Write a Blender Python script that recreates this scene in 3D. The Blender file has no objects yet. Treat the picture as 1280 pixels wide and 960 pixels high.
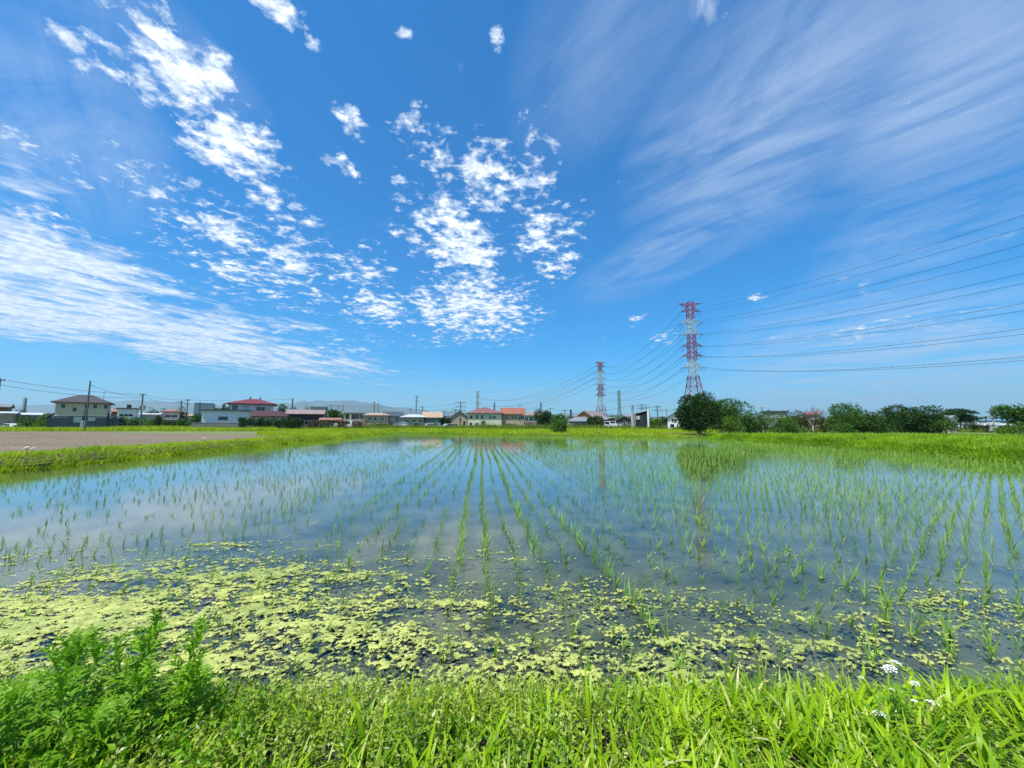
import bpy, bmesh, math, random
import numpy as np
from mathutils import Vector, Matrix, geometry
R = math.radians
rng = np.random.default_rng(7)
random.seed(7)
S = bpy.context.scene
COL = S.collection

# ------------------------------------------------------------------ camera
F = 481.0
PITCH = math.atan(50.0 / F)
CAMZ = 1.5
cam_d = bpy.data.cameras.new("camera")
cam = bpy.data.objects.new("camera", cam_d); COL.objects.link(cam)
cam.location = (0, 0, CAMZ)
cam.rotation_euler = (math.pi / 2 + PITCH, 0, 0)
cam_d.sensor_width = 36.0
cam_d.lens = 36.0 * F / 1280.0
cam_d.clip_start = 0.05
cam_d.clip_end = 60000
S.camera = cam
S.render.resolution_x, S.render.resolution_y = 1024, 768
S.view_settings.view_transform = 'Standard'
S.view_settings.look = 'None'
S.view_settings.exposure = 0.5
S.view_settings.gamma = 1.0
S.cycles.max_bounces = 8
S.cycles.transparent_max_bounces = 24
S.cycles.caustics_reflective = False
S.cycles.caustics_refractive = False
cP, sP = math.cos(PITCH), math.sin(PITCH)

def ray(px, py):            # direction of a photograph point, measured when surveying the place
    vx, vy = px - 640.0, 480.0 - py
    return Vector((vx, F * cP - vy * sP, F * sP + vy * cP))
def at(px, py, Y):
    r = ray(px, py); k = Y / r.y
    return Vector((r.x * k, Y, CAMZ + r.z * k))
def gp(px, py, z=0.0):
    r = ray(px, py); k = (z - CAMZ) / r.z
    return Vector((r.x * k, r.y * k, z))

# ------------------------------------------------------------------ sun and sky
SUN_EL, SUN_AZ = R(66), R(-138)          # azimuth from +Y towards +X: behind the camera, to its left
sdir = Vector((math.sin(SUN_AZ) * math.cos(SUN_EL), math.cos(SUN_AZ) * math.cos(SUN_EL), math.sin(SUN_EL)))
sd = bpy.data.lights.new("sun", 'SUN'); sun = bpy.data.objects.new("sun", sd); COL.objects.link(sun)
sd.energy = 5.0; sd.angle = R(0.53); sd.color = (1.0, 0.95, 0.86)
sun.rotation_euler = (-sdir).to_track_quat('-Z', 'Y').to_euler()

W = bpy.data.worlds.new("World"); S.world = W; W.use_nodes = True
W.cycles.sampling_method = 'MANUAL'; W.cycles.sample_map_resolution = 512
wt = W.node_tree; wn, wl = wt.nodes, wt.links
for n in list(wn): wn.remove(n)

class G:
    """small node-graph writer"""
    def __init__(s, nt): s.nt = nt
    def new(s, t, **kw):
        n = s.nt.nodes.new(t)
        for k, v in kw.items(): setattr(n, k, v)
        return n
    def put(s, sock, v):
        if v is None: return
        if isinstance(v, bpy.types.NodeSocket): s.nt.links.new(v, sock)
        else: sock.default_value = v
    def m(s, op, a, b=None, c=None, clamp=False):
        n = s.new('ShaderNodeMath', operation=op); n.use_clamp = clamp
        s.put(n.inputs[0], a); s.put(n.inputs[1], b); s.put(n.inputs[2], c)
        return n.outputs[0]
    def v(s, op, a, b=None, sc=None):
        n = s.new('ShaderNodeVectorMath', operation=op)
        s.put(n.inputs[0], a); s.put(n.inputs[1], b)
        if sc is not None: s.put(n.inputs[3], sc)
        return n.outputs[1] if op in ('DOT_PRODUCT', 'LENGTH') else n.outputs[0]
    def ramp(s, x, a, b, c=0.0, d=1.0, smooth=True):
        n = s.new('ShaderNodeMapRange'); n.interpolation_type = 'SMOOTHSTEP' if smooth else 'LINEAR'
        for i, q in enumerate((x, a, b, c, d)): s.put(n.inputs[i], q)
        return n.outputs[0]
    def noise(s, vec, scale, detail=4, rough=0.55, dist=0.0, lac=2.0):
        n = s.new('ShaderNodeTexNoise'); s.put(n.inputs['Vector'], vec)
        n.inputs['Scale'].default_value = scale; n.inputs['Detail'].default_value = detail
        n.inputs['Roughness'].default_value = rough; n.inputs['Distortion'].default_value = dist
        n.inputs['Lacunarity'].default_value = lac
        return n.outputs['Fac']
    def mix(s, f, a, b, mode='MIX'):
        n = s.new('ShaderNodeMix', data_type='RGBA', blend_type=mode)
        s.put(n.inputs['Factor'], f)
        s.put(n.inputs[6], a if not isinstance(a, tuple) else (*a[:3], 1)); s.put(n.inputs[7], b if not isinstance(b, tuple) else (*b[:3], 1))
        return n.outputs[2]
    def mapv(s, vec, rot=(0, 0, 0), scale=(1, 1, 1), loc=(0, 0, 0)):
        n = s.new('ShaderNodeMapping'); s.put(n.inputs[0], vec)
        n.inputs['Rotation'].default_value = rot; n.inputs['Scale'].default_value = scale; n.inputs['Location'].default_value = loc
        return n.outputs[0]

g = G(wt)
D = g.new('ShaderNodeTexCoord').outputs['Generated']
sky = g.new('ShaderNodeTexSky', sky_type='NISHITA')
sky.sun_disc = False; sky.sun_elevation = SUN_EL; sky.sun_rotation = SUN_AZ
sky.air_density = 1.0; sky.dust_density = 0.25; sky.ozone_density = 2.2; sky.altitude = 0
sep = g.new('ShaderNodeSeparateXYZ'); g.put(sep.inputs[0], D)
dz = g.m('MAXIMUM', sep.outputs[2], 0.0)
P = g.v('SCALE', D, sc=g.m('DIVIDE', 1.0, g.m('ADD', dz, 0.07)))      # position on the cloud layer
ahead = g.ramp(sep.outputs[1], -0.05, 0.12)
def blobs(items):
    acc = None
    for (px, py, rx, ry, ang, st) in items:
        c = ray(px, py).normalized()
        a = R(ang)
        e1 = (ray(px + rx * math.cos(a), py + rx * math.sin(a)).normalized() - c)
        e2 = (ray(px - ry * math.sin(a), py + ry * math.cos(a)).normalized() - c)
        e1 -= c * e1.dot(c); e2 -= c * e2.dot(c)
        e1 = e1 / e1.length_squared; e2 = e2 / e2.length_squared
        u = g.v('DOT_PRODUCT', D, tuple(e1)); w = g.v('DOT_PRODUCT', D, tuple(e2))
        r2 = g.m('MULTIPLY_ADD', u, u, g.m('MULTIPLY', w, w))
        q = g.m('MULTIPLY_ADD', r2, -st, st)
        acc = g.m('MAXIMUM', 0.0 if acc is None else acc, q)
    return g.m('MULTIPLY', acc, ahead)
# broken altocumulus banks
puff = blobs([
    (225, 70, 140, 62, 50, 1.08), (285, 180, 140, 62, 55, 1.08), (175, 95, 110, 48, 62, .72), (155, 190, 50, 22, 65, .65), (330, 240, 60, 34, 30, .9),
    (110, 60, 70, 50, 40, .62), (330, 330, 160, 85, 20, .74), (230, 240, 130, 70, 40, .62), (540, 190, 70, 60, 0, .66), (120, 190, 70, 60, 40, .6), (430, 430, 90, 26, 4, .6), (60, 290, 150, 60, 25, .6), (160, 350, 170, 45, 14, .55), (260, 430, 230, 30, 8, .58), (40, 400, 170, 45, 8, .55), (330, 405, 120, 18, 5, .55), (410, 300, 60, 30, 20, .5),
    (350, 12, 64, 30, 15, 1.05), (490, 25, 46, 26, 20, .85), (437, 145, 28, 42, 0, 1.1), (430, 207, 42, 20, 20, .95), (515, 170, 18, 14, 0, .8), (640, 155, 24, 16, 0, .8),
    (275, 285, 56, 28, 25, 1.1), (382, 272, 46, 20, 5, 1.0), (365, 325, 54, 30, 20, 1.1), (300, 325, 26, 20, 20, .6), (190, 280, 40, 20, 20, .55),
    (623, 50, 18, 24, -30, .9), (497, 222, 16, 26, 0, .7), (100, 228, 35, 18, 30, .75), (25, 175, 50, 18, 20, .6),
    (625, 215, 130, 80, -10, .9), (570, 300, 110, 80, 40, .98), (680, 300, 75, 75, 50, .85), (595, 385, 125, 62, 0, 1.0), (455, 340, 60, 60, 20, .85),
    (470, 385, 75, 40, 5, .85), (375, 372, 30, 14, 25, .6), (560, 425, 80, 18, 0, .6), (690, 180, 40, 22, 0, .6),
    (945, 373, 22, 11, 5, .7), (830, 422, 30, 12, -25, .75), (800, 397, 34, 8, -5, .7), (790, 408, 12, 8, 0, .55),
    (1075, 412, 150, 26, -5, .52), (1200, 400, 130, 30, -5, .5), (960, 425, 60, 12, 0, .45)])
# long combed layers on the left
strat = blobs([
    (50, 320, 230, 70, 24, 1.0), (150, 400, 330, 60, 12, 1.0), (300, 440, 260, 36, 8, .9), (10, 235, 90, 70, 30, .75),
    (60, 370, 260, 50, 14, .9), (370, 405, 80, 12, 6, .7), (260, 360, 70, 18, 10, .5), (165, 340, 60, 16, 15, .7)])
# thin high veil, mostly on the right
cirr = blobs([
    (960, 140, 420, 150, -28, .95), (1180, 130, 300, 190, -20, 1.0), (860, 300, 230, 45, -24, .85), (1150, 290, 260, 60, -22, .8),
    (1100, 450, 460, 120, -4, 1.25), (60, 150, 190, 130, 20, .8), (1230, 60, 260, 200, 0, .8), (760, 50, 230, 120, -30, .45),
    (640, 500, 300, 30, 0, .35), (1080, 500, 420, 50, 0, 1.2), (780, 340, 90, 28, -20, .5), (160, 30, 200, 70, 20, .45)])
low = g.noise(P, 0.55, 3, .5)
behind = g.m('SUBTRACT', 1.0, ahead)
puff = g.m('MAXIMUM', puff, g.m('MULTIPLY', g.ramp(low, .48, .66), behind))
cirr = g.m('MAXIMUM', cirr, g.m('MULTIPLY', behind, .6))
n1 = g.noise(P, 17, 8, .66, .2); n2 = g.noise(g.v('ADD', P, (7.3, 2.1, 0)), 6.5, 3, .5)
nn = g.m('ADD', g.m('MULTIPLY', n1, .66), g.m('MULTIPLY', n2, .34))
thr = g.m('MULTIPLY_ADD', puff, -0.25, 0.655)
pc = g.m('DIVIDE', g.m('SUBTRACT', nn, thr), 0.12, clamp=True)
pc = g.m('POWER', pc, 0.9)
ps = g.mapv(g.mapv(P, rot=(0, 0, R(-62))), scale=(1.0, 2.5, 1))
n3 = g.noise(ps, 2.9, 9, .64, .3); n3b = g.noise(P, 1.7, 3, .5)
n3c = g.noise(g.mapv(g.mapv(P, rot=(0, 0, R(-62))), scale=(1, 1.6, 1)), 6.5, 5, .55)
sn = g.m('ADD', g.m('MULTIPLY', n3, .44), g.m('ADD', g.m('MULTIPLY', n3b, .26), g.m('MULTIPLY', n3c, .30)))
sc_ = g.m('DIVIDE', g.m('SUBTRACT', sn, g.m('MULTIPLY_ADD', strat, -0.24, 0.60)), 0.13, clamp=True)
sc_ = g.m('MULTIPLY', sc_, .92)
pv = g.mapv(g.mapv(P, rot=(0, 0, R(50))), scale=(.75, 1.7, 1))
n4 = g.m('ADD', g.m('MULTIPLY', g.noise(pv, 1.5, 9, .66, 1.1), .75), g.m('MULTIPLY', g.noise(g.mapv(pv, scale=(.5, 1.8, 1)), 5.5, 8, .68, .6), .25))
cc = g.m('MULTIPLY', g.ramp(n4, .33, .66), g.m('MULTIPLY', cirr, .66))
cover = g.m('SUBTRACT', 1.0, g.m('MULTIPLY', g.m('SUBTRACT', 1.0, pc), g.m('MULTIPLY', g.m('SUBTRACT', 1.0, sc_), g.m('SUBTRACT', 1.0, cc))))
tint = g.mix(g.ramp(dz, .0, .55), (.34, .88, 1.22), (.19, .86, 1.34))
clear = g.mix(1.0, sky.outputs[0], tint, 'MULTIPLY')
hs = g.new('ShaderNodeHueSaturation'); hs.inputs['Saturation'].default_value = 1.12; g.put(hs.inputs['Color'], clear)
n5 = g.noise(g.v('ADD', P, (.012, .02, .3)), 20, 7, .62)
white = g.mix(g.ramp(n5, .36, .60), (4.9, 5.9, 7.4), (8.6, 9.1, 9.4))
thin = g.mix(g.m('MAXIMUM', pc, g.m('MULTIPLY', sc_, .8)), (3.9, 4.9, 6.6), white)
fin = g.mix(cover, hs.outputs[0], thin)
bg = g.new('ShaderNodeBackground'); g.put(bg.inputs[0], fin); bg.inputs[1].default_value = 0.10
g.put(g.new('ShaderNodeOutputWorld').inputs[0], bg.outputs[0])

# ------------------------------------------------------------------ materials
MATS = {}
def newmat(name):
    m = bpy.data.materials.new(name); m.use_nodes = True
    for n in list(m.node_tree.nodes): m.node_tree.nodes.remove(n)
    return m, G(m.node_tree)
def surf(name, col, rough=.8, var=.18, scale=3.0, bump=0.0, metal=0.0, spec=.4, col2=None, stretch=(1, 1, 1), detail=5):
    if name in MATS: return MATS[name]
    m, g = newmat(name)
    oc = g.new('ShaderNodeTexCoord').outputs['Object']
    n = g.noise(g.mapv(oc, scale=stretch), scale, detail, .6)
    c2 = col2 or tuple(x * (1 - 1.6 * var) for x in col)
    c1 = tuple(min(1, x * (1 + var)) for x in col)
    b = g.new('ShaderNodeBsdfPrincipled')
    g.put(b.inputs['Base Color'], g.mix(g.ramp(n, .3, .7), c2, c1))
    b.inputs['Roughness'].default_value = rough; b.inputs['Metallic'].default_value = metal
    b.inputs['Specular IOR Level'].default_value = spec
    if bump:
        bn = g.new('ShaderNodeBump'); bn.inputs['Strength'].default_value = bump; bn.inputs['Distance'].default_value = .05
        g.put(bn.inputs['Height'], n); g.put(b.inputs['Normal'], bn.outputs[0])
    g.put(g.new('ShaderNodeOutputMaterial').inputs[0], b.outputs[0])
    MATS[name] = m; return m
def leafmat(name, a, b, trans=.4, patch=1.2, rough=.45, c=None):
    """two-sided leaf, colour varies from leaf to leaf and in broad patches"""
    m, g = newmat(name)
    geo = g.new('ShaderNodeNewGeometry')
    pos = geo.outputs['Position']
    rnd = geo.outputs['Random Per Island']
    n = g.noise(pos, patch, 3, .6)
    f = g.m('ADD', g.m('MULTIPLY', rnd, .6), g.m('MULTIPLY', g.ramp(n, .3, .7), .4))
    col = g.mix(f, a, b)
    if c: col = g.mix(g.ramp(rnd, .93, .97), col, c)
    d = g.new('ShaderNodeBsdfPrincipled'); g.put(d.inputs['Base Color'], col); d.inputs['Roughness'].default_value = rough
    d.inputs['Specular IOR Level'].default_value = .22
    t = g.new('ShaderNodeBsdfTranslucent'); g.put(t.inputs[0], g.mix(1.0, col, (1.15, 1.25, .6), 'MULTIPLY'))
    mx = g.new('ShaderNodeMixShader'); mx.inputs[0].default_value = trans
    g.put(mx.inputs[1], d.outputs[0]); g.put(mx.inputs[2], t.outputs[0])
    g.put(g.new('ShaderNodeOutputMaterial').inputs[0], mx.outputs[0])
    MATS[name] = m; return m

# water: surface reflection by Fresnel over a see-through tinted layer
mw, g = newmat('paddy water')
tc = g.new('ShaderNodeNewGeometry').outputs['Position']
b1 = g.new('ShaderNodeBump'); b1.inputs['Strength'].default_value = .2; b1.inputs['Distance'].default_value = .006
wv = g.noise(g.mapv(tc, rot=(0, 0, R(12)), scale=(5.5, 16, 1)), 1.3, 4, .6, .4)
wv2 = g.noise(g.mapv(tc, rot=(0, 0, R(-20)), scale=(1, 2.2, 1)), .35, 3, .5)
g.put(b1.inputs['Height'], g.m('MULTIPLY', wv, g.ramp(wv2, .3, .65, .35, 1.0)))
gl = g.new('ShaderNodeBsdfGlossy'); gl.inputs['Roughness'].default_value = .02; gl.inputs['Color'].default_value = (.97, .98, 1, 1)
g.put(gl.inputs['Normal'], b1.outputs[0])
tr = g.new('ShaderNodeBsdfTransparent'); tr.inputs[0].default_value = (.76, .84, .74, 1)
fr = g.new('ShaderNodeFresnel'); fr.inputs[0].default_value = 1.34; g.put(fr.inputs['Normal'], b1.outputs[0])
mx = g.new('ShaderNodeMixShader'); g.put(mx.inputs[0], g.m('MULTIPLY_ADD', fr.outputs[0], 1.35, .0, clamp=True))
g.put(mx.inputs[1], tr.outputs[0]); g.put(mx.inputs[2], gl.outputs[0])
g.put(g.new('ShaderNodeOutputMaterial').inputs[0], mx.outputs[0])

# window glass that looks dark from outside
def glassmat(name, col):
    m, g = newmat(name)
    b = g.new('ShaderNodeBsdfPrincipled'); b.inputs['Base Color'].default_value = (*col, 1); b.inputs['Roughness'].default_value = .08
    b.inputs['Specular IOR Level'].default_value = .6
    g.put(g.new('ShaderNodeOutputMaterial').inputs[0], b.outputs[0]); MATS[name] = m; return m
GLASS = glassmat('window glass', (.015, .022, .03))
CURT = surf('curtained pane', (.42, .45, .44), .3, .1, 2)

mud = surf('paddy mud', (.125, .13, .08), .95, .3, 1.6, .5, col2=(.05, .06, .035))
wetsoil = surf('dark bank soil', (.045, .04, .022), .95, .3, 9, .6)
earth = surf('bank earth', (.10, .085, .05), .95, .3, 6, .6)
grassland = surf('grassland', (.10, .17, .03), .95, .35, .08, .2, col2=(.12, .12, .05))
# tilled soil
ms, g = newmat('tilled soil')
po = g.new('ShaderNodeNewGeometry').outputs['Position']
a1 = g.noise(g.mapv(po, rot=(0, 0, R(30)), scale=(.10, 1.3, 1)), 1.0, 6, .7); a2 = g.noise(po, 3.0, 6, .7)
cc1 = g.mix(g.ramp(a1, .3, .7), (.10, .078, .048), (.20, .155, .10))
cc1 = g.mix(g.ramp(a2, .52, .75), cc1, (.16, .13, .06))
bb = g.new('ShaderNodeBsdfPrincipled'); g.put(bb.inputs['Base Color'], cc1); bb.inputs['Roughness'].default_value = .95
bn = g.new('ShaderNodeBump'); bn.inputs['Strength'].default_value = .8; bn.inputs['Distance'].default_value = .06; g.put(bn.inputs['Height'], a2)
g.put(bb.inputs['Normal'], bn.outputs[0]); g.put(g.new('ShaderNodeOutputMaterial').inputs[0], bb.outputs[0])
MATS['tilled soil'] = ms
# algae
ma, g = newmat('floating algae')
geo = g.new('ShaderNodeNewGeometry'); po = geo.outputs['Position']
a1 = g.noise(po, 9, 6, .65); a2 = g.noise(po, 60, 4, .7); a3 = g.noise(po, 1.6, 3, .5)
c1 = g.mix(g.ramp(a1, .35, .65), (.20, .25, .03), (.46, .50, .11))
c1 = g.mix(g.ramp(a2, .5, .72), c1, (.70, .70, .34))
a4 = g.noise(po, 130, 3, .7)
c1 = g.mix(g.m('MULTIPLY', g.ramp(a4, .52, .70), .75), c1, (.13, .17, .035))
c1 = g.mix(g.m('MULTIPLY', g.ramp(a3, .42, .7), .6), c1, (.20, .28, .06))
bb = g.new('ShaderNodeBsdfPrincipled'); g.put(bb.inputs['Base Color'], c1); bb.inputs['Roughness'].default_value = .55
bn = g.new('ShaderNodeBump'); bn.inputs['Strength'].default_value = 1.0; bn.inputs['Distance'].default_value = .012
g.put(bn.inputs['Height'], g.m('ADD', g.m('MULTIPLY', a1, .5), g.m('MULTIPLY', a2, .5)))
g.put(bb.inputs['Normal'], bn.outputs[0])
bb.inputs['Roughness'].default_value = .4
spz = g.new('ShaderNodeSeparateXYZ'); g.put(spz.inputs[0], po)          # the film thins out towards the rim of each mat
thick = g.ramp(g.m('ADD', spz.outputs[2], g.m('MULTIPLY', g.m('SUBTRACT', a2, .5), .006)), .0042, .0072, .12, 1.0)
trn = g.new('ShaderNodeBsdfTransparent'); ms_ = g.new('ShaderNodeMixShader'); g.put(ms_.inputs[0], thick)
g.put(ms_.inputs[1], trn.outputs[0]); g.put(ms_.inputs[2], bb.outputs[0]); g.put(g.new('ShaderNodeOutputMaterial').inputs[0], ms_.outputs[0])
MATS['floating algae'] = ma

rice_m = leafmat('rice leaf', (.07, .19, .025), (.26, .42, .06), .38, .5, c=(.52, .52, .2))
rice_r = leafmat('lush rice leaf', (.09, .23, .025), (.30, .48, .06), .38, .5, c=(.5, .54, .2))
blade_m = leafmat('grass blade', (.03, .15, .003), (.43, .63, .012), .36, 2.5, .4, c=(.55, .55, .2))
weed_m = leafmat('weed leaf', (.08, .18, .012), (.50, .58, .10), .34, 3, .5, c=(.55, .62, .3))
mug_m = leafmat('mugwort leaf', (.05, .18, .006), (.25, .46, .018), .34, 3, .5)
stem_m = surf('green stem', (.14, .26, .05), .6, .2, 20)
bank_m = leafmat('bank grass blade', (.12, .25, .004), (.48, .60, .02), .34, .35, .6)
bankr_m = leafmat('tall bank grass blade', (.04, .15, .003), (.37, .58, .012), .34, .5, .55)
strip_m = leafmat('field grass blade', (.20, .33, .008), (.44, .52, .02), .42, .12, .6)
rough_m = leafmat('rough grass blade', (.05, .11, .01), (.20, .26, .035), .3, .15, .6)
tree_d = leafmat('dark tree leaf', (.007, .026, .005), (.035, .095, .010), .18, .5, .45)
tree_g = leafmat('green tree leaf', (.010, .045, .005), (.085, .20, .015), .22, .5, .45)
tree_l = leafmat('light shrub leaf', (.035, .10, .008), (.13, .25, .02), .28, .5, .5)
tree_o = leafmat('olive shrub leaf', (.028, .045, .008), (.09, .10, .02), .25, .5, .55)
tree_r = leafmat('reddish hedge leaf', (.05, .025, .015), (.14, .07, .03), .2, .5, .55)
pine_d = leafmat('pine needle', (.008, .035, .012), (.03, .085, .02), .15, .5, .5)
bark = surf('bark', (.11, .085, .065), .9, .3, 6, .6)
bark_p = surf('pale bark', (.36, .32, .28), .9, .2, 6, .4)
twig_m = surf('bare twig', (.20, .15, .15), .9, .2, 6)
conc = surf('pole concrete', (.33, .33, .32), .85, .1, 3)
poleD = surf('weathered pole', (.10, .10, .105), .8, .15, 3)
steelG = surf('galvanised steel', (.30, .36, .38), .5, .12, 3, metal=.3)
wire_m = surf('wire', (.035, .05, .075), .6, .1, 3)
wire_g = surf('bundled conductor', (.07, .09, .13), .5, .1, 3, metal=.3)
insul = surf('dark insulator', (.05, .055, .07), .4, .1, 3)
whitepaint = surf('car white', (.75, .76, .77), .25, .03, 2, spec=.6)
silver = surf('car silver', (.45, .47, .49), .3, .03, 2, metal=.4)
darkcar = surf('car dark', (.03, .032, .04), .3, .03, 2, spec=.6)
tyre = surf('tyre rubber', (.02, .02, .02), .8, .1, 4)
petal_m = surf('white petals', (.72, .72, .68), .6, .05, 30)
fl_c = surf('flower centre', (.55, .52, .25), .7, .1, 30)

def bandmat(name, bands, H):
    """painted red and white bands by height on the tower"""
    m, g = newmat(name)
    sp = g.new('ShaderNodeSeparateXYZ'); g.put(sp.inputs[0], g.new('ShaderNodeTexCoord').outputs['Object'])
    red = None
    for (a, b) in bands:
        q = g.m('MULTIPLY', g.m('GREATER_THAN', sp.outputs[2], a), g.m('LESS_THAN', sp.outputs[2], b))
        red = q if red is None else g.m('MAXIMUM', red, q)
    n = g.noise(g.new('ShaderNodeTexCoord').outputs['Object'], .8, 4, .6)
    b = g.new('ShaderNodeBsdfPrincipled'); b.inputs['Roughness'].default_value = .55
    g.put(b.inputs['Base Color'], g.mix(red, g.mix(n, (.30, .38, .41), (.44, .50, .53)), g.mix(n, (.17, .015, .03), (.27, .03, .045))))
    g.put(g.new('ShaderNodeOutputMaterial').inputs[0], b.outputs[0])
    return m

# ------------------------------------------------------------------ object helpers
def tag(o, label=None, cat=None, group=None, kind=None):
    if label: o['label'] = label
    if cat: o['category'] = cat
    if group: o['group'] = group
    if kind: o['kind'] = kind
    return o
def link(name, me, parent=None, loc=None, rz=None):
    o = bpy.data.objects.new(name, me); COL.objects.link(o)
    if parent: o.parent = parent
    if loc is not None: o.location = loc
    if rz is not None: o.rotation_euler = (0, 0, rz)
    return o
def empty(name, loc, rz=0, label=None, cat=None, group=None):
    o = bpy.data.objects.new(name, None); COL.objects.link(o); o.empty_display_size = .3
    o.location = loc; o.rotation_euler = (0, 0, rz); tag(o, label, cat, group); return o
def npmesh(name, V, faces, mat, smooth=False):
    """V (n,3); faces list of index arrays each (k, m) with m = 3 or 4"""
    me = bpy.data.meshes.new(name)
    V = np.asarray(V, dtype=np.float32).reshape(-1, 3)
    loops = []; starts = []; tot = []; s = 0
    for f in faces:
        f = np.asarray(f, dtype=np.int32)
        if f.size == 0: continue
        k, mm = f.shape
        loops.append(f.ravel()); starts.append(s + np.arange(k) * mm); tot.append(np.full(k, mm)); s += k * mm
    loops = np.concatenate(loops); starts = np.concatenate(starts); tot = np.concatenate(tot)
    me.vertices.add(len(V)); me.vertices.foreach_set('co', V.ravel())
    me.loops.add(len(loops)); me.loops.foreach_set('vertex_index', loops.astype(np.int32))
    me.polygons.add(len(starts)); me.polygons.foreach_set('loop_start', starts.astype(np.int32)); me.polygons.foreach_set('loop_total', tot.astype(np.int32))
    if smooth: me.polygons.foreach_set('use_smooth', np.ones(len(starts), dtype=bool))
    me.update(calc_edges=True); me.validate()
    me.materials.append(mat)
    return me

class MB:
    def __init__(s): s.v = []; s.f = []
    def add(s, vs, fs):
        b = len(s.v); s.v += [tuple(v) for v in vs]; s.f += [tuple(i + b for i in f) for f in fs]; return s
    def box(s, x0, x1, y0, y1, z0, z1):
        return s.add([(x0, y0, z0), (x1, y0, z0), (x1, y1, z0), (x0, y1, z0), (x0, y0, z1), (x1, y0, z1), (x1, y1, z1), (x0, y1, z1)],
                     [(0, 3, 2, 1), (4, 5, 6, 7), (0, 1, 5, 4), (1, 2, 6, 5), (2, 3, 7, 6), (3, 0, 4, 7)])
    def bar(s, p, q, r, r2=None, n=4):
        p, q = Vector(p), Vector(q); d = q - p
        if d.length < 1e-6: return s
        r2 = r if r2 is None else r2
        d.normalize(); u = d.orthogonal().normalized(); w = d.cross(u)
        vs = []
        for c, rr in ((p, r), (q, r2)):
            for k in range(n):
                a = 2 * math.pi * k / n + math.pi / 4
                vs.append(c + (u * math.cos(a) + w * math.sin(a)) * rr)
        fs = [(k, (k + 1) % n, n + (k + 1) % n, n + k) for k in range(n)] + [tuple(range(n - 1, -1, -1)), tuple(range(n, 2 * n))]
        return s.add(vs, fs)
    def tube(s, pts, r, n=4):
        for a, b in zip(pts[:-1], pts[1:]): s.bar(a, b, r, n=n)
        return s
    def mesh(s, name, mat, smooth=False):
        me = bpy.data.meshes.new(name); me.from_pydata(s.v, [], s.f); me.update()
        if smooth:
            for p in me.polygons: p.use_smooth = True
        me.materials.append(mat); return me
    def build(s, name, mat, parent=None, smooth=False):
        return link(name, s.mesh(name, mat, smooth), parent)

# ------------------------------------------------------------------ the lie of the land
TH = R(4.6)                                  # the rows run slightly left of the view
pad = [(-15.3, 2.1), (-6, 2.1), (0, 2.1), (5, 2.1), (17.6, 2.1), (19.3, 9), (19.7, 15), (21.2, 22), (20.6, 32), (20.2, 41),
       (14.5, 43.5), (7.5, 47), (-4.6, 55), (-12, 61.5), (-20, 66), (-18, 38), (-16.3, 15)]
FIELD = .15
def jag(poly, step=.5, amp=.07):
    out = []
    for (a, b) in zip(poly, poly[1:] + poly[:1]):
        a, b = Vector(a), Vector(b); n = max(1, int((b - a).length / step))
        for i in range(n):
            p = a.lerp(b, i / n); out.append((p.x + random.uniform(-amp, amp), p.y + random.uniform(-amp, amp)))
    return out
padj = jag(pad)
hole = [(-15.3, -4.9), (17.6, -4.9)] + padj[[i for i, p in enumerate(padj) if p[1] > 2.6 and p[0] > 15][0]:]
OUT = 14000.0
outer = [(-OUT, -3000), (OUT, -3000), (OUT, OUT), (-OUT, OUT)]
polys = [[Vector((x, y, 0)) for x, y in outer], [Vector((x, y, 0)) for x, y in hole]]
tris = geometry.tessellate_polygon(polys)
vs = [(x, y, FIELD) for x, y in outer] + [(x, y, FIELD) for x, y in hole]
me = bpy.data.meshes.new('ground'); 
fs = []
for t in tris:
    a, b, c = (Vector(vs[i]) for i in t)
    fs.append(t if (b - a).cross(c - a).z > 0 else t[::-1])
me.from_pydata(vs, [], fs); me.update(); me.materials.append(grassland)
tag(link('ground', me), kind='structure')
# sides and bed of the paddy
mb = MB(); n = len(padj); nh = len(hole)
mb.add([(x, y, FIELD) for x, y in hole] + [(x, y, -.2) for x, y in hole], [(i, (i + 1) % nh, nh + (i + 1) % nh, nh + i) for i in range(nh)])
tag(mb.build('paddy_edge', earth), kind='structure')
nx, ny = 120, 160
gx = np.linspace(-21, 23, nx); gy = np.linspace(1.9, 67, ny) 
X, Y = np.meshgrid(gx, gy)
Zb = -.085 + .018 * np.sin(X * 3.1 + Y) + .02 * np.sin(Y * 2.3 + 1.3 * X) + rng.normal(0, .008, X.shape)
idx = np.arange(nx * ny).reshape(ny, nx)
q = np.stack([idx[:-1, :-1], idx[:-1, 1:], idx[1:, 1:], idx[1:, :-1]], -1).reshape(-1, 4)
tag(link('paddy_bed', npmesh('paddy_bed', np.stack([X, Y, Zb], -1), [q], mud, True)), kind='structure')
me = bpy.data.meshes.new('paddy_water'); me.from_pydata([(x, y, 0) for x, y in padj], [], [tuple(range(n))]); me.update(); me.materials.append(mw)
tag(link('paddy_water', me), kind='structure')

def inside(px, py, poly):
    c = np.zeros(px.shape, bool); j = len(poly) - 1
    for i in range(len(poly)):
        xi, yi = poly[i]; xj, yj = poly[j]
        c ^= ((yi > py) != (yj > py)) & (px < (xj - xi) * (py - yi) / (yj - yi + 1e-12) + xi)
        j = i
    return c

def ridge(name, profile_pts, mat=earth):
    """profile_pts: list of cross sections, each a list of 3-D points"""
    mb = MB(); k = len(profile_pts[0])
    for s in profile_pts: mb.v += [tuple(p) for p in s]
    for i in range(len(profile_pts) - 1):
        for j in range(k - 1):
            mb.f.append((i * k + j, i * k + j + 1, (i + 1) * k + j + 1, (i + 1) * k + j))
    return tag(mb.build(name, mat, smooth=True), kind='structure')

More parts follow.
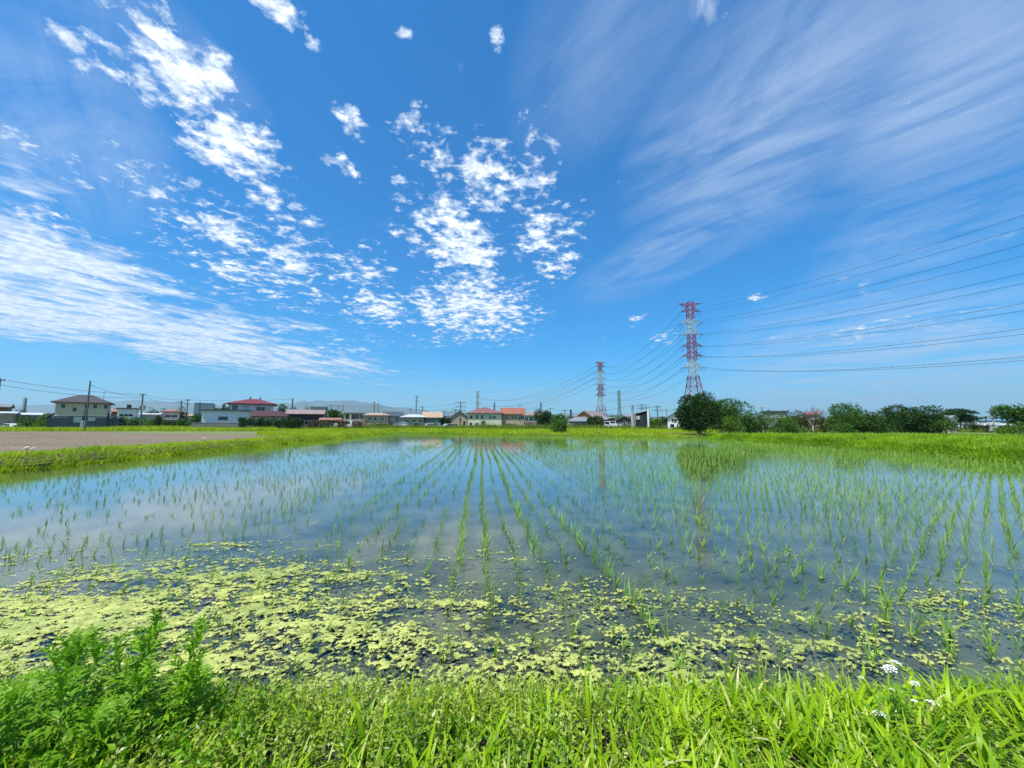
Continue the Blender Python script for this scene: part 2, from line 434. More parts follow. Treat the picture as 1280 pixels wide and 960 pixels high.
# left bank
LB = [(-15.3, 2.35), (-15.5, 6), (-16.3, 15), (-17, 26), (-18, 38), (-19, 52), (-20, 66)]
ridge('left_bank', [[(x + .05, y, -.12), (x - .12, y, .18), (x - .5, y, .40), (x - 1.3, y, .40), (x - 1.9, y, .145)] for x, y in LB][::-1])
# far bank
FB = [(-20, 66), (-12, 61.5), (-4.6, 55), (7.5, 47), (14.5, 43.5), (20.2, 41)]
ridge('far_bank', [[(x - .1, y - .1, -.12), (x + .1, y + .2, .14), (x + .4, y + .7, .24), (x + .8, y + 1.4, .24), (x + 1.1, y + 2, .145)] for x, y in FB][::-1])
# right bank: a raised strip as high as the knee, falling away at the back
RB = [(17.6, -6), (17.6, 2.3), (19.3, 9), (19.7, 15), (21.2, 22), (20.6, 32), (20.2, 41), (16.5, 50)]
RH = [.7, .74, .76, .76, .66, .52, .40, .3]
ridge('right_bank', [[(x - .05, y, -.12), (x + .35, y, h * .45), (x + 1.1, y, h * .85), (x + 2.2, y + .3, h), (x + 14, y + 1, h * 1.02), (x + 30, y + 2, h * .8), (x + 60, y + 3, .145)] for (x, y), h in zip(RB, RH)])
# near bank
nbx = np.linspace(-17, 19, 60)
ridge('near_bank', [[(x, -5, .148), (x, -.5, .20), (x, 1.0, .16), (x, 1.75, .10 + .02 * math.sin(x * 3)), (x, 2.18 + .07 * math.sin(2.1 * x) + .06 * math.sin(5.3 * x + 1), .0), (x, 2.5, -.14)] for x in nbx][::-1], wetsoil)
# tilled field
TF = [(-17.6, 3), (-18.2, 12), (-20, 30), (-23.5, 43), (-28, 46), (-50, 57), (-100, 73), (-150, 66), (-110, 20), (-60, 2)]
mb = MB().add([(x, y, FIELD + .006) for x, y in TF], [tuple(range(len(TF)))[::-1]])
me = mb.mesh('tilled_field', ms)
bm = bmesh.new(); bm.from_mesh(me)
bm.normal_update()
if bm.faces[:][0].normal.z < 0: bmesh.ops.reverse_faces(bm, faces=bm.faces[:])
bm.to_mesh(me); bm.free()
tag(link('tilled_field', me), kind='structure')
# clods and old stubble lying in lines on the soil
N = 9000
cx = rng.uniform(-120, -18, N); cy = rng.uniform(5, 70, N); cy = 5 + (cy - 5) * rng.random(N) ** .4
ok = inside(cx, cy, [(x, y) for x, y in TF]); cx, cy = cx[ok], cy[ok]; N = len(cx)
s = rng.uniform(.03, .09, N); a = rng.uniform(0, 6.3, N)
base = np.array([[1, 0, 0], [-.5, .87, 0], [-.5, -.87, 0], [0, 0, .9]])
V = base[None] * s[:, None, None]
V = np.stack([V[..., 0] * np.cos(a)[:, None] - V[..., 1] * np.sin(a)[:, None], V[..., 0] * np.sin(a)[:, None] + V[..., 1] * np.cos(a)[:, None], V[..., 2]], -1)
V += np.stack([cx, cy, np.full(N, FIELD + .008)], -1)[:, None]
b = (np.arange(N) * 4)[:, None]
tag(link('soil_clods', npmesh('soil_clods', V, [np.concatenate([b + [0, 1, 3], b + [1, 2, 3], b + [2, 0, 3]])], ms)), 'loose clods strewn over the brown tilled field', 'soil', kind='stuff')

# ------------------------------------------------------------------ blades
def blades(base, h, w, az, lean, curl, seg, face=None):
    """tapering, arching blades as one vertex block. all args arrays of length n"""
    n = len(h)
    t = np.linspace(0, 1, seg + 1)[None, :]
    ang = lean[:, None] + curl[:, None] * t                       # angle from vertical along the blade
    dl = h[:, None] / seg
    am = (ang[:, 1:] + ang[:, :-1]) / 2
    out = np.concatenate([np.zeros((n, 1)), np.cumsum(np.sin(am) * dl, 1)], 1)
    up = np.concatenate([np.zeros((n, 1)), np.cumsum(np.cos(am) * dl, 1)], 1)
    ca, sa = np.cos(az)[:, None], np.sin(az)[:, None]
    C = np.stack([base[:, 0:1] + out * ca, base[:, 1:2] + out * sa, base[:, 2:3] + up], -1)
    fa = az + math.pi / 2 if face is None else face
    wd = w[:, None] * np.minimum(1, .35 + 2.2 * t) * (1 - t ** 2.2) * .5
    side = np.stack([np.cos(fa), np.sin(fa), np.zeros(n)], -1)[:, None, :] * wd[..., None]
    L = C - side; Rr = C + side
    V = np.concatenate([np.stack([L[:, :-1], Rr[:, :-1]], 2).reshape(n, -1, 3), C[:, -1:]], 1)   # 2*seg + 1
    k = 2 * seg + 1
    b = (np.arange(n) * k)[:, None]
    qs = [b + np.array([2 * i, 2 * i + 1, 2 * i + 3, 2 * i + 2]) for i in range(seg - 1)]
    tr = b + np.array([2 * seg - 2, 2 * seg - 1, 2 * seg])
    return V.reshape(-1, 3), (np.concatenate(qs) if qs else np.zeros((0, 4), int)), tr
def join(parts):
    off = 0; V = []; Q = []; T = []
    for v, q, t in parts:
        V.append(v); Q.append(q + off); T.append(t + off); off += len(v)
    return np.concatenate(V), np.concatenate(Q), np.concatenate(T)
def leaves(C, nrm_dir, size, aspect=.55, fold=.12):
    """diamond leaves, folded along the midrib; C (n,3), direction (n,3) of the leaf, size (n)"""
    n = len(C); d = nrm_dir / np.linalg.norm(nrm_dir, axis=1, keepdims=True)
    r = rng.normal(size=(n, 3)); s = np.cross(d, r); s /= np.linalg.norm(s, axis=1, keepdims=True); nn = np.cross(s, d)
    L = size[:, None]
    V = np.stack([C, C + d * L * .45 + s * L * aspect * .5 + nn * L * fold, C + d * L, C + d * L * .45 - s * L * aspect * .5 + nn * L * fold], 1)
    b = (np.arange(n) * 4)[:, None]
    return V.reshape(-1, 3), np.concatenate([b + [0, 1, 2], b + [0, 2, 3]])

# ------------------------------------------------------------------ rice
def clump_mesh(seed, hgt, nb, spread, seg=4, mat=rice_m, wid=.0065):
    r = np.random.default_rng(seed)
    base = np.zeros((nb, 3)); base[:, 0] = r.normal(0, .008, nb); base[:, 1] = r.normal(0, .008, nb); base[:, 2] = -.03
    h = hgt * r.uniform(.6, 1.1, nb); w = wid * r.uniform(.8, 1.4, nb)
    az = np.where(r.random(nb) < .72, r.normal(.1, .7, nb), r.uniform(0, 6.28, nb))
    V, Q, T = blades(base, h, w, az, r.uniform(.0, .35, nb) * spread, r.uniform(.3, 2.0, nb) * spread, seg, face=az + math.pi / 2 + r.normal(0, .5, nb))
    return npmesh('rice_seedling', V, [Q, T], mat)
cth, sth = math.cos(TH), math.sin(TH)
U, Vv = np.meshgrid(np.arange(-90, 110) * .30, np.arange(0, 350) * .205)
U, Vv = U.ravel() + .04, Vv.ravel()
rowid = np.round((U - .04) / .3).astype(int)
U = U + rng.normal(0, .018, U.shape) + .03 * np.sin(Vv * .5 + rowid * .05); Vv = Vv + rng.normal(0, .02, Vv.shape)
RX = U * cth - Vv * sth; RY = U * sth + Vv * cth
ok = inside(RX, RY, [(x, y) for x, y in pad]) & (RY > 2.5) & (np.abs(RX) < RY * 1.42 + 1.2)
edge = np.minimum(RX + 15.6 + (RY - 12) * .078, 40)
ok &= (edge > .5)
ok &= ~((RX > 16.5) & (RY < 8))
lineid = np.floor(Vv / .205 + .5).astype(int)
RX, RY, rowid, lineid = RX[ok], RY[ok], rowid[ok], lineid[ok]
# vigour: lush on the right and far, sparse and short in the left middle
rowv = {r: random.gauss(0, .16) for r in set(rowid)}
rv = np.array([rowv[r] for r in rowid])
side = 1 / (1 + np.exp(-(RX - .6) / 1.6))
far = np.clip((RY - 16) / 22, 0, 1)
patch = np.sin(RX * .55 + 1.7) * np.sin(RY * .38 + .6) * .2 + np.sin(RX * 1.3 - RY * .9) * .08
vig = (.30 + .54 * side) + .24 * far * (1 - side * .6) + rv * (1 - .5 * side) + patch
strong = (rowid == -1) | (rowid == 0) | (rowid == 2) | (rowid == -5)
vig = vig + np.where(strong & (RY > 4.2), .38, 0)
vig = np.where(RY < 5.0, np.maximum(vig, .44 + .14 * rng.random(len(vig))), vig)
keep = rng.random(len(vig)) < np.clip(.25 + vig * .85, .12, .985)
keep &= ~((RY < 5) & (rng.random(len(vig)) < .12))
RX, RY, vig, side, rowid, lineid = RX[keep], RY[keep], vig[keep], side[keep], rowid[keep], lineid[keep]
vig = np.clip(vig, .22, 1.25)
dist = np.hypot(RX, RY); order = np.argsort(dist / (0.4 + vig)); seen = np.abs(RX[order]) < (RY[order] + .15) * 1.33
near = order[seen][:300]; rest = np.setdiff1d(order, near)
small = [clump_mesh(i, .14, 5, .8, wid=.0065) for i in range(5)]
mid = [clump_mesh(10 + i, .20, 7, .85, wid=.0075) for i in range(6)]
lush = [clump_mesh(20 + i, .27, 9, .95, mat=rice_r, wid=.0085) for i in range(6)]
lines = sorted(set(int(lineid[i]) for i in near)); nth = {}
for l_ in lines:
    q_ = [int(j) for j in np.where((lineid == l_) & (np.abs(RX) < (RY + .15) * 1.33))[0]]; q_.sort(key=lambda j: RX[j] / RY[j])
    for k_, j in enumerate(q_): nth[j] = (k_ + 1, len(q_) - k_)
def ordw(n):
    o_ = 'first second third fourth fifth sixth seventh eighth ninth tenth eleventh twelfth thirteenth fourteenth fifteenth sixteenth seventeenth eighteenth nineteenth'.split()
    if n < 20: return o_[n - 1]
    t_ = ['twent', 'thirt', 'fort', 'fift'][n // 10 - 2]
    return t_ + 'ieth' if n % 10 == 0 else t_ + 'y-' + o_[n % 10 - 1]
for i in near:
    if int(i) not in nth: nth[int(i)] = (1, 1)
    v = vig[i]; pool, what = (small, 'thin') if v < .5 else ((mid, 'medium') if v < .85 else (lush, 'bushy'))
    x, y = RX[i], RY[i]
    o = link('rice_seedling', random.choice(pool), None, (x, y, 0), random.uniform(-.35, .35))
    s = random.uniform(.85, 1.15); o.scale = (s, s, s)
    n_ = nth[i]; side_ = 'left' if n_[0] <= n_[1] else 'right'
    tag(o, f'{what} rice seedling, {ordw(min(n_))} from the {side_} in the {ordw(lines.index(lineid[i]) + 1)} cross line from the bank', 'rice seedling', 'near rice seedlings')
def rice_mass(sel, nb, seg, widf):
    n = len(sel); k = np.repeat(sel, nb); m = len(k)
    v = vig[k]; h = (.09 + .20 * v) * np.interp(RY[k], [6, 12, 35], [1, .84, .62]) * rng.uniform(.65, 1.1, m)
    sp = .55 + .45 * v
    base = np.stack([RX[k] + rng.normal(0, .012, m), RY[k] + rng.normal(0, .012, m), np.full(m, -.02)], -1)
    az = np.where(rng.random(m) < .72, rng.normal(.1, .7, m), rng.uniform(0, 6.28, m))
    w = (.0048 + .0028 * v) * widf(np.hypot(RX[k], RY[k]))
    return blades(base, h, w, az, rng.uniform(0, .35, m) * sp, rng.uniform(.2, 1.5, m) * sp, seg, face=az + math.pi / 2 + rng.normal(0, .5, m))
rd = dist[rest]
A = rest[rd < 12]; B = rest[(rd >= 12) & (rd < 28)]; Cc = rest[rd >= 28]
pA = rice_mass(A, 6, 4, lambda d: 1.0 + d * .03); pB = rice_mass(B, 5, 3, lambda d: 1.0 + d * .03); pC = rice_mass(Cc, 3, 2, lambda d: 1.0 + d * .03)
V, Q, T = join([pA, pB, pC])
tag(link('rice_rows', npmesh('rice_rows', V, [Q, T], rice_r)), 'rows of young rice seedlings running away to the far bank of the paddy', 'rice', kind='stuff')

# ------------------------------------------------------------------ algae mats: a cut-out sheet of fine cells lying on the water
def vnoise(x, y, seed, octs=4):
    r = np.random.default_rng(seed); T = r.random((256, 256)); out = 0; amp = 1; tot = 0
    for o in range(octs):
        xi, yi = np.floor(x).astype(int), np.floor(y).astype(int); fx, fy = x - xi, y - yi
        fx = fx * fx * (3 - 2 * fx); fy = fy * fy * (3 - 2 * fy)
        a = T[xi % 256, yi % 256]; b = T[(xi + 1) % 256, yi % 256]; c = T[xi % 256, (yi + 1) % 256]; d = T[(xi + 1) % 256, (yi + 1) % 256]
        out = out + amp * (a * (1 - fx) * (1 - fy) + b * fx * (1 - fy) + c * (1 - fx) * fy + d * fx * fy); tot += amp
        amp *= .55; x = x * 2.03 + 11.7; y = y * 2.03 + 5.3
    return out / tot
_x, _y = rng.uniform(-5, 5, 60000), rng.uniform(2.2, 5, 60000)
FS = np.sort(.24 * vnoise(_x * 1.4 - 1.6 * _y + 50, _y * 5.0 + 50, 3, 4) + .30 * vnoise(_x * 15 + 4 * _y + 90, _y * 27 + 90, 5, 3) + .10 * vnoise(_x * .8 + 20, _y * 1.3 + 20, 9, 2) + .36 * vnoise(_x * 50 + 9, _y * 72 + 9, 15, 2))
def algae_patch(x0, x1, y0, y1, cell):
    xs = np.arange(x0, x1, cell); ys = np.arange(y0, y1, cell * 1.0)
    X, Y = np.meshgrid(xs, ys)
    jx = rng.normal(0, cell * .22, X.shape); jy = rng.normal(0, cell * .22, X.shape)
    f1 = vnoise(X * 1.4 - 1.6 * Y + 50, Y * 5.0 + 50, 3, 4); f2 = vnoise(X * 15 + 4 * Y + 90, Y * 27 + 90, 5, 3); f3 = vnoise(X * .8 + 20, Y * 1.3 + 20, 9, 2)
    f4 = vnoise(X * 50 + 9, Y * 72 + 9, 15, 2)
    f = .24 * f1 + .30 * f2 + .10 * f3 + .36 * f4
    left = 1 / (1 + np.exp((X + .8) / .45)); right = 1 / (1 + np.exp(-(X - 1.5) / .5))
    edge_y = 4.45 * left + (1 - left) * (3.45 - .1 * right) + .28 * np.sin(X * 1.7 + 1) + .12 * np.sin(X * 4.1)
    cmax = .56 * left + (1 - left) * (.28 - .07 * right)
    c = cmax / (1 + np.exp((Y - edge_y) / .28)) + .035 * np.exp(-np.maximum(0, Y - edge_y) / .9) + .02 * (X > 2.5) * (Y < 5.5)
    thr = np.interp(1 - c, np.linspace(0, 1, len(FS[::50])), FS[::50])
    thr = thr - .016
    m = f > thr
    mm = m[:-1, :-1] & m[1:, 1:]
    mm |= (m[:-1, 1:] & m[1:, :-1]) & m[:-1, :-1]
    Z = .004 + np.clip((f - thr), 0, .1) * .09 + rng.random(X.shape) * .0008
    idx = np.arange(X.size).reshape(X.shape)
    q = np.stack([idx[:-1, :-1], idx[:-1, 1:], idx[1:, 1:], idx[1:, :-1]], -1)[mm]
    used, inv = np.unique(q, return_inverse=True)
    V = np.stack([X + jx, Y + jy, Z], -1).reshape(-1, 3)[used]
    return V, inv.reshape(-1, 4)
pa = [algae_patch(-5.0, 5.0, 2.12, 3.7, .0088), algae_patch(-6.2, 6.2, 3.7, 6.2, .015)]
V = np.concatenate([p[0] for p in pa]); Q = np.concatenate([pa[0][1], pa[1][1] + len(pa[0][0])])
tag(link('floating_algae', npmesh('floating_algae', V, [Q], ma, True)), 'pale yellow-green algae mats floating on the near water', 'algae', kind='stuff')

# ------------------------------------------------------------------ grass and weeds on the near bank
def bankz(x, y): return np.interp(y, [-.5, 1.0, 1.75, 2.2, 2.5], [.20, .16, .10, .01, -.1])
N = 44000
gx_ = rng.uniform(-5.6, 5.6, N); gy_ = rng.uniform(.75, 2.3, N)
dens = np.clip(.30 + .75 / (1 + np.exp(-(gx_ - .55) / .3)) + .25 * (gy_ < 1.6), 0, 1) * np.clip((2.36 - gy_) / .16, .2, 1)
clp = vnoise(gx_ * 3 + 40, gy_ * 3 + 40, 21, 2); dens = dens * np.clip(.35 + (clp - .35) * 3.2, .15, 1)
k = rng.random(N) < dens; gx_, gy_ = gx_[k], gy_[k]; N = len(gx_)
h = rng.uniform(.13, .30, N) * np.where(gx_ > .4, 1.0, .85) * np.interp(gy_, [1.2, 2.3], [1.05, .72])
V, Q, T = blades(np.stack([gx_, gy_, bankz(gx_, gy_) - .01], -1), h, rng.uniform(.009, .026, N), rng.uniform(-1.6, 1.9, N) + np.where(rng.random(N) < .3, 3.1, 0), rng.uniform(0, .45, N), rng.uniform(.3, 2.0, N), 5)
tag(link('bank_grass', npmesh('bank_grass', V, [Q, T], blade_m, True)), 'bright green grass blades covering the near bank', 'grass', kind='stuff')
# small fine grass and sprouts fringing the waterline
N = 16000
gx_ = rng.uniform(-5.6, 5.6, N); gy_ = rng.uniform(1.95, 2.55, N) ; kk = rng.random(N) < vnoise(gx_ * 2.5, gy_ * 2.5, 33, 2) * 1.1; gx_, gy_ = gx_[kk], gy_[kk]; N = len(gx_)
V, Q, T = blades(np.stack([gx_, gy_, bankz(gx_, gy_) - .01], -1), rng.uniform(.05, .17, N), rng.uniform(.003, .007, N), rng.uniform(0, 6.3, N), rng.uniform(0, .6, N), rng.uniform(.2, 1.8, N), 3)
tag(link('waterline_grass', npmesh('waterline_grass', V, [Q, T], weed_m)), 'fine pale grass fringing the waterline of the near bank', 'grass', kind='stuff')
# leafy weeds: upright sprigs with leaf whorls
def sprigs(N, xr, yr, hr, lr, pref, mat, name, label, per=9):
    x = rng.uniform(*xr, N); y = rng.uniform(*yr, N); k = rng.random(N) < pref(x, y); x, y = x[k], y[k]; N = len(x)
    hh = rng.uniform(*hr, N) * np.interp(y, [1.2, 2.3], [1.0, .75]); az = rng.uniform(0, 6.3, N); ln = rng.uniform(0, .35, N)
    B = np.stack([x, y, bankz(x, y)], -1)
    i = np.repeat(np.arange(N), per); t = np.tile(np.linspace(.25, 1, per), N)
    C = B[i] + np.stack([np.cos(az[i]) * np.sin(ln[i]) * hh[i] * t, np.sin(az[i]) * np.sin(ln[i]) * hh[i] * t, hh[i] * t], -1)
    la = rng.uniform(0, 6.3, len(i)); el = rng.uniform(-.1, .75, len(i)) + (t > .9) * .4
    d = np.stack([np.cos(la) * np.cos(el), np.sin(la) * np.cos(el), np.sin(el)], -1)
    V1, T1 = leaves(C, d, rng.uniform(*lr, len(i)) * (1.1 - .35 * t), .46)
    V2, Q2, T2 = blades(B, hh, np.full(N, .004), az, ln, np.zeros(N), 2)
    V = np.concatenate([V1, V2]); T = np.concatenate([T1, T2 + len(V1)])
    tag(link(name, npmesh(name, V, [Q2 + len(V1), T], mat)), label, 'ground cover', kind='stuff')
sprigs(8600, (-5.6, 5.6), (.8, 2.3), (.09, .23), (.018, .040), lambda x, y: np.clip(1.05 - .85 / (1 + np.exp(-(x - .75) / .25)), .1, 1), weed_m,
       'ground_cover', 'small-leaved pale green weeds matted over the near bank')
sprigs(1300, (-4.2, -1.1), (.8, 2.15), (.12, .26), (.03, .055), lambda x, y: np.full(x.shape, .9), mug_m,
       'broad_weeds', 'dark broad-leaved weeds on the left of the near bank')

# mugwort stand: separate stems, each with its own cut leaves
def cutleaf(seed):
    r = random.Random(seed); mb = MB(); L = .105
    def lobe(p, ang, ln, w):
        d = Vector((math.cos(ang), math.sin(ang), .0)); s = Vector((-d.y, d.x, 0)); p = Vector(p)
        dz = Vector((0, 0, -.18 * ln)); up = Vector((0, 0, .12 * ln))
        mb.add([p - s * w * .25, p + s * w * .25, p + d * ln * .5 + s * w * .5 + up, p + d * ln * .5 - s * w * .5 + up, p + d * ln + dz], [(0, 1, 2, 3), (3, 2, 4)])
    lobe((0, 0, 0), 0, L, .016)
    for t, sc in ((.3, .5), (.52, .55), (.72, .38)):
        for s in (-1, 1): lobe((L * t, 0, .006), s * r.uniform(.55, .85), L * sc * r.uniform(.8, 1.1), .011)
    return mb.mesh('leaf', mug_m)
cl = [cutleaf(i) for i in range(4)]
spots = [(-1.66, 1.98, .33, 'leftmost of the row, half hidden by weeds'), (-1.48, 1.93, .42, 'with a tall feathery tip rising left of the clump middle'),
         (-1.36, 1.84, .37, 'low in the middle of the clump'), (-1.25, 1.99, .46, 'the tallest of the clump, its tip highest against the algae'),
         (-1.13, 1.92, .41, 'just right of the tallest one'), (-1.02, 2.0, .39, 'leaning right over the water'),
         (-.93, 1.88, .33, 'rightmost of the clump, spreading low'), (-1.22, 1.72, .33, 'in front of the tallest, close to the camera'), (-1.46, 1.72, .30, 'front left of the clump, close to the camera'),
         (-1.58, 2.03, .34, 'at the back left of the clump by the water'), (-1.30, 2.06, .38, 'at the back of the clump, between the two tallest tips'), (-1.08, 1.76, .33, 'front right of the clump'), (-1.35, 1.62, .30, 'lowest and nearest to the camera'),
         (-1.78, 1.9, .30, 'far left outlier, apart from the others'), (-1.70, 1.75, .27, 'low outlier at the left edge of the clump'), (-.82, 1.98, .27, 'small one set apart at the right end'), (-1.0, 1.72, .27, 'low one at the right foot of the clump')]
for (x, y, hh, lab) in spots:
    x = -1.93 + (x + 1.3) * 1.0; hh *= .93
    r = empty('mugwort_plant', (x, y, float(bankz(x, y)) - .01), random.uniform(0, 6), 'feathery green mugwort, ' + lab, 'wild plant', 'mugwort in the clump on the near bank')
    lean = Vector((random.uniform(-.03, .03), random.uniform(-.03, .03), 0)); mb = MB()
    pts = [Vector((0, 0, 0)) + lean * (t * 4) ** 1.5 * .5 + Vector((0, 0, hh * t)) for t in (0, .25, .5, .75, 1)]
    mb.tube(pts, .0028, 5); mb.build('stem', stem_m, r)
    for k in range(26):
        t = .18 + .82 * (k / 25); p = pts[min(3, int(t * 4))].lerp(pts[min(3, int(t * 4)) + 1], t * 4 - min(3, int(t * 4)))
        o = link('leaf', random.choice(cl), r, p); o.rotation_euler = (random.uniform(-.3, .3), -(.15 + .95 * t ** 1.5) + random.uniform(-.25, .25), k * 2.4 + random.uniform(-.3, .3))
        s = random.uniform(1.0, 1.5) * (1.12 - .42 * t); o.scale = (s, s, s)

# broad grass tufts, blade by blade
def blade_obj(parent, L, w, az, lean, curl, mat=blade_m):
    V, Q, T = blades(np.zeros((1, 3)), np.array([L]), np.array([w]), np.array([az]), np.array([lean]), np.array([curl]), 7)
    # a shallow V along the midrib
    return link('blade', npmesh('blade', V, [Q, T], mat, True), parent)
tufts = [(-1.0, 1.42, .26, 'below the mugwort clump'), (-.62, 1.78, .30, 'right of the mugwort clump'), (-.33, 1.55, .33, 'with one wide arching blade, left of centre'),
         (.0, 1.4, .27, 'at the bottom centre'), (.16, 1.82, .28, 'behind the bottom centre tuft'), (.28, 1.5, .38, 'with a long wide upright blade right of centre'), (.36, 1.95, .34, 'upright at the waterline right of centre'),
         (.62, 1.6, .33, 'arching, between the two upright ones'), (.78, 1.92, .3, 'at the waterline, thin'), (.95, 1.45, .33, 'low at the bottom right of centre'), (1.2, 1.75, .33, 'mid bank on the right'),
         (1.42, 1.5, .34, 'broad, left of the white flowers'), (1.62, 1.98, .3, 'beside the white flowers'), (1.9, 1.7, .36, 'right of the white flowers'), (2.15, 2.05, .42, 'tall, leaning over the water at the far right'),
         (1.7, 1.42, .34, 'bottom right, pointed blades'), (2.25, 1.8, .34, 'lush, near the right edge'), (2.5, 2.0, .36, 'at the right edge of the view')]
for (x, y, L, lab) in tufts:
    r = empty('grass_tuft', (x, y, float(bankz(x, y)) - .01), 0, 'broad-bladed grass tuft ' + lab, 'grass tuft', 'broad grass tufts on the near bank')
    nb = random.randint(7, 11)
    for k in range(nb):
        blade_obj(r, L * random.uniform(.65, 1.1), random.uniform(.014, .026), k * 2.4 + random.uniform(-.4, .4), random.uniform(.03, .35), random.uniform(.4, 1.9))
# sedge standing in the water by the bank
for (px, py, L, lab) in [(1055, 858, .17, 'pair of stiff pale sedge shoots standing in the water off the bank'), (835, 800, .2, 'wispy grass shoots in the algae right of centre'),
                         (955, 850, .2, 'fan of thin grass blades at the waterline left of the sedge')]:
    p = gp(px, py, 0.0); r = empty('water_sedge', (p.x, p.y, -.02), 0, lab, 'sedge')
    for k in range(8): blade_obj(r, L * random.uniform(.6, 1.1), random.uniform(.005, .009), random.uniform(0, 6.3), random.uniform(0, .3), random.uniform(.1, .8), weed_m)

# white yarrow
def floret_head(seed, rad):
    r = random.Random(seed); mb = MB()
    for k in range(26):
        a = k * 2.4; q = rad * math.sqrt(k / 26); c = Vector((q * math.cos(a), q * math.sin(a), .01 * (1 - (q / rad) ** 2) + r.uniform(-.002, .002)))
        n = 6; s = rad * .17
        mb.add([c + Vector((0, 0, .003))] + [c + Vector((math.cos(2 * math.pi * j / n + a) * s, math.sin(2 * math.pi * j / n + a) * s, r.uniform(-.0015, .0015))) for j in range(n)],
               [(0, 1 + j, 1 + (j + 1) % n) for j in range(n)])
    return mb.mesh('flower_head', petal_m)
fh = [floret_head(i, .026) for i in range(3)]
def yarrow(loc, heads, label, group='white flowers on the near bank'):
    r = empty('white_flower', loc, 0, label, 'wildflower', group)
    for (dx, dy, z, s) in heads:
        MB().tube([(0, 0, 0), (dx * .4, dy * .4, z * .5), (dx, dy, z)], .002, 5).build('stem', stem_m, r)
        o = link('flower_head', random.choice(fh), r, (dx, dy, z)); o.scale = (s, s, s); o.rotation_euler = (random.uniform(-.35, .05), random.uniform(-.3, .3), 0)
    for k in range(9):
        o = link('leaf', random.choice(cl), r, (random.uniform(-.01, .01), 0, .03 + .02 * k)); o.rotation_euler = (0, -.5, k * 2.4); o.scale = (.6, .6, .6)
yarrow((1.78, 1.93, .06), [(.035, .05, .27, 1.1), (.085, .07, .285, .85), (.10, .0, .235, .7)], 'white flower with the largest flat heads, highest above the grass')
yarrow((1.76, 1.89, .06), [(-.12, .05, .255, .42), (.0, .03, .215, .4), (.05, -.02, .20, .5), (.13, -.02, .19, .95)], 'white flower with several small heads just below the tallest')
yarrow((1.62, 1.86, .06), [(.0, -.02, .165, .9), (-.03, .02, .14, .4)], 'low white flower, lowest of the three, left in the grass')

# ------------------------------------------------------------------ vegetation strips farther off
def strip(path, d0, d1, n, hr, wr, zf, mat, name, label, seg=2, tall=None, cat='grass', nearbias=1.0):
    """blades spread along a polyline, between offsets d0..d1 to its left side"""
    P_ = np.array(path, float); sg = P_[1:] - P_[:-1]; ln = np.hypot(sg[:, 0], sg[:, 1]); cum = np.concatenate([[0], np.cumsum(ln)])
    t = rng.random(n) ** nearbias * cum[-1]; i = np.clip(np.searchsorted(cum, t) - 1, 0, len(sg) - 1); u = (t - cum[i]) / ln[i]
    p = P_[i] + sg[i] * u[:, None]; nr = np.stack([-sg[i][:, 1], sg[i][:, 0]], -1) / ln[i][:, None]
    d = rng.uniform(d0, d1, n); p = p + nr * d[:, None]
    cl_ = vnoise(p[:, 0] * .9 + 60, p[:, 1] * .9 + 60, 77, 3)
    h = rng.uniform(*hr, n) * (.25 + cl_ * 1.5)
    base = np.stack([p[:, 0], p[:, 1], zf(p[:, 0], p[:, 1], d) - .02], -1)
    dist = np.hypot(p[:, 0], p[:, 1])
    w = rng.uniform(*wr, n) * (1 + dist * .03)
    V, Q, T = blades(base, h, w, rng.uniform(-1.2, 1.6, n) + np.where(rng.random(n) < .35, 3.1, 0), rng.uniform(0, .5, n), rng.uniform(.2, 1.6, n), seg, face=rng.uniform(-.9, .9, n))
    tag(link(name, npmesh(name, V, [Q, T], mat)), label, cat, kind='stuff')
strip(LB, -.08, 2.0, 62000, (.12, .30), (.009, .017), lambda x, y, d: np.interp(d, [-.05, .12, .5, 1.3, 1.9], [.0, .18, .40, .40, .15]), bank_m, 'left_bank_grass', 'thick yellow-green grass on the left bank between paddy and tilled field', nearbias=1.5)
strip(LB, -.22, .18, 16000, (.12, .26), (.010, .018), lambda x, y, d: np.interp(d, [-.2, .15], [-.05, .08]), bank_m, 'left_bank_foot_grass', 'grass hanging to the water at the foot of the left bank', nearbias=1.5)
strip(FB[::-1], -.3, .3, 7000, (.14, .28), (.02, .03), lambda x, y, d: d * 0, bank_m, 'far_bank_foot_grass', 'grass at the water edge of the far bank')
strip([(x, y) for x, y in RB[1:7]], -.4, .3, 26000, (.18, .36), (.010, .018), lambda x, y, d: np.interp(-d, [-.2, 0, .35], [-.03, .02, .4]), bankr_m, 'right_bank_foot_grass', 'grass hanging to the water at the foot of the right bank')
strip([(-16.9, 3), (-17.5, 12), (-19, 30), (-21, 45), (-22, 66)], 0, 2.4, 9000, (.05, .16), (.012, .02), lambda x, y, d: d * 0 + FIELD, strip_m, 'field_edge_grass', 'short grass along the edge of the tilled field', nearbias=1.5)
strip(FB[::-1], -3.2, .1, 16000, (.15, .34), (.02, .03), lambda x, y, d: np.interp(-d, [-.1, .3, 1.0, 1.8, 3], [.0, .18, .24, .22, .15]), bank_m, 'far_bank_grass', 'bright yellow-green grass on the far bank of the paddy')
strip([(x, y) for x, y in RB[1:7]], -3.2, .12, 90000, (.12, .28), (.008, .014), lambda x, y, d: np.interp(-d, [0, .35, 1.1, 2.2, 4], [.0, .45, .85, 1.0, 1.0]) * np.interp(y, [r[1] for r in RB], RH), bankr_m, 'right_bank_grass', 'tall bright grass on the slope of the right bank', seg=3, nearbias=1.0)
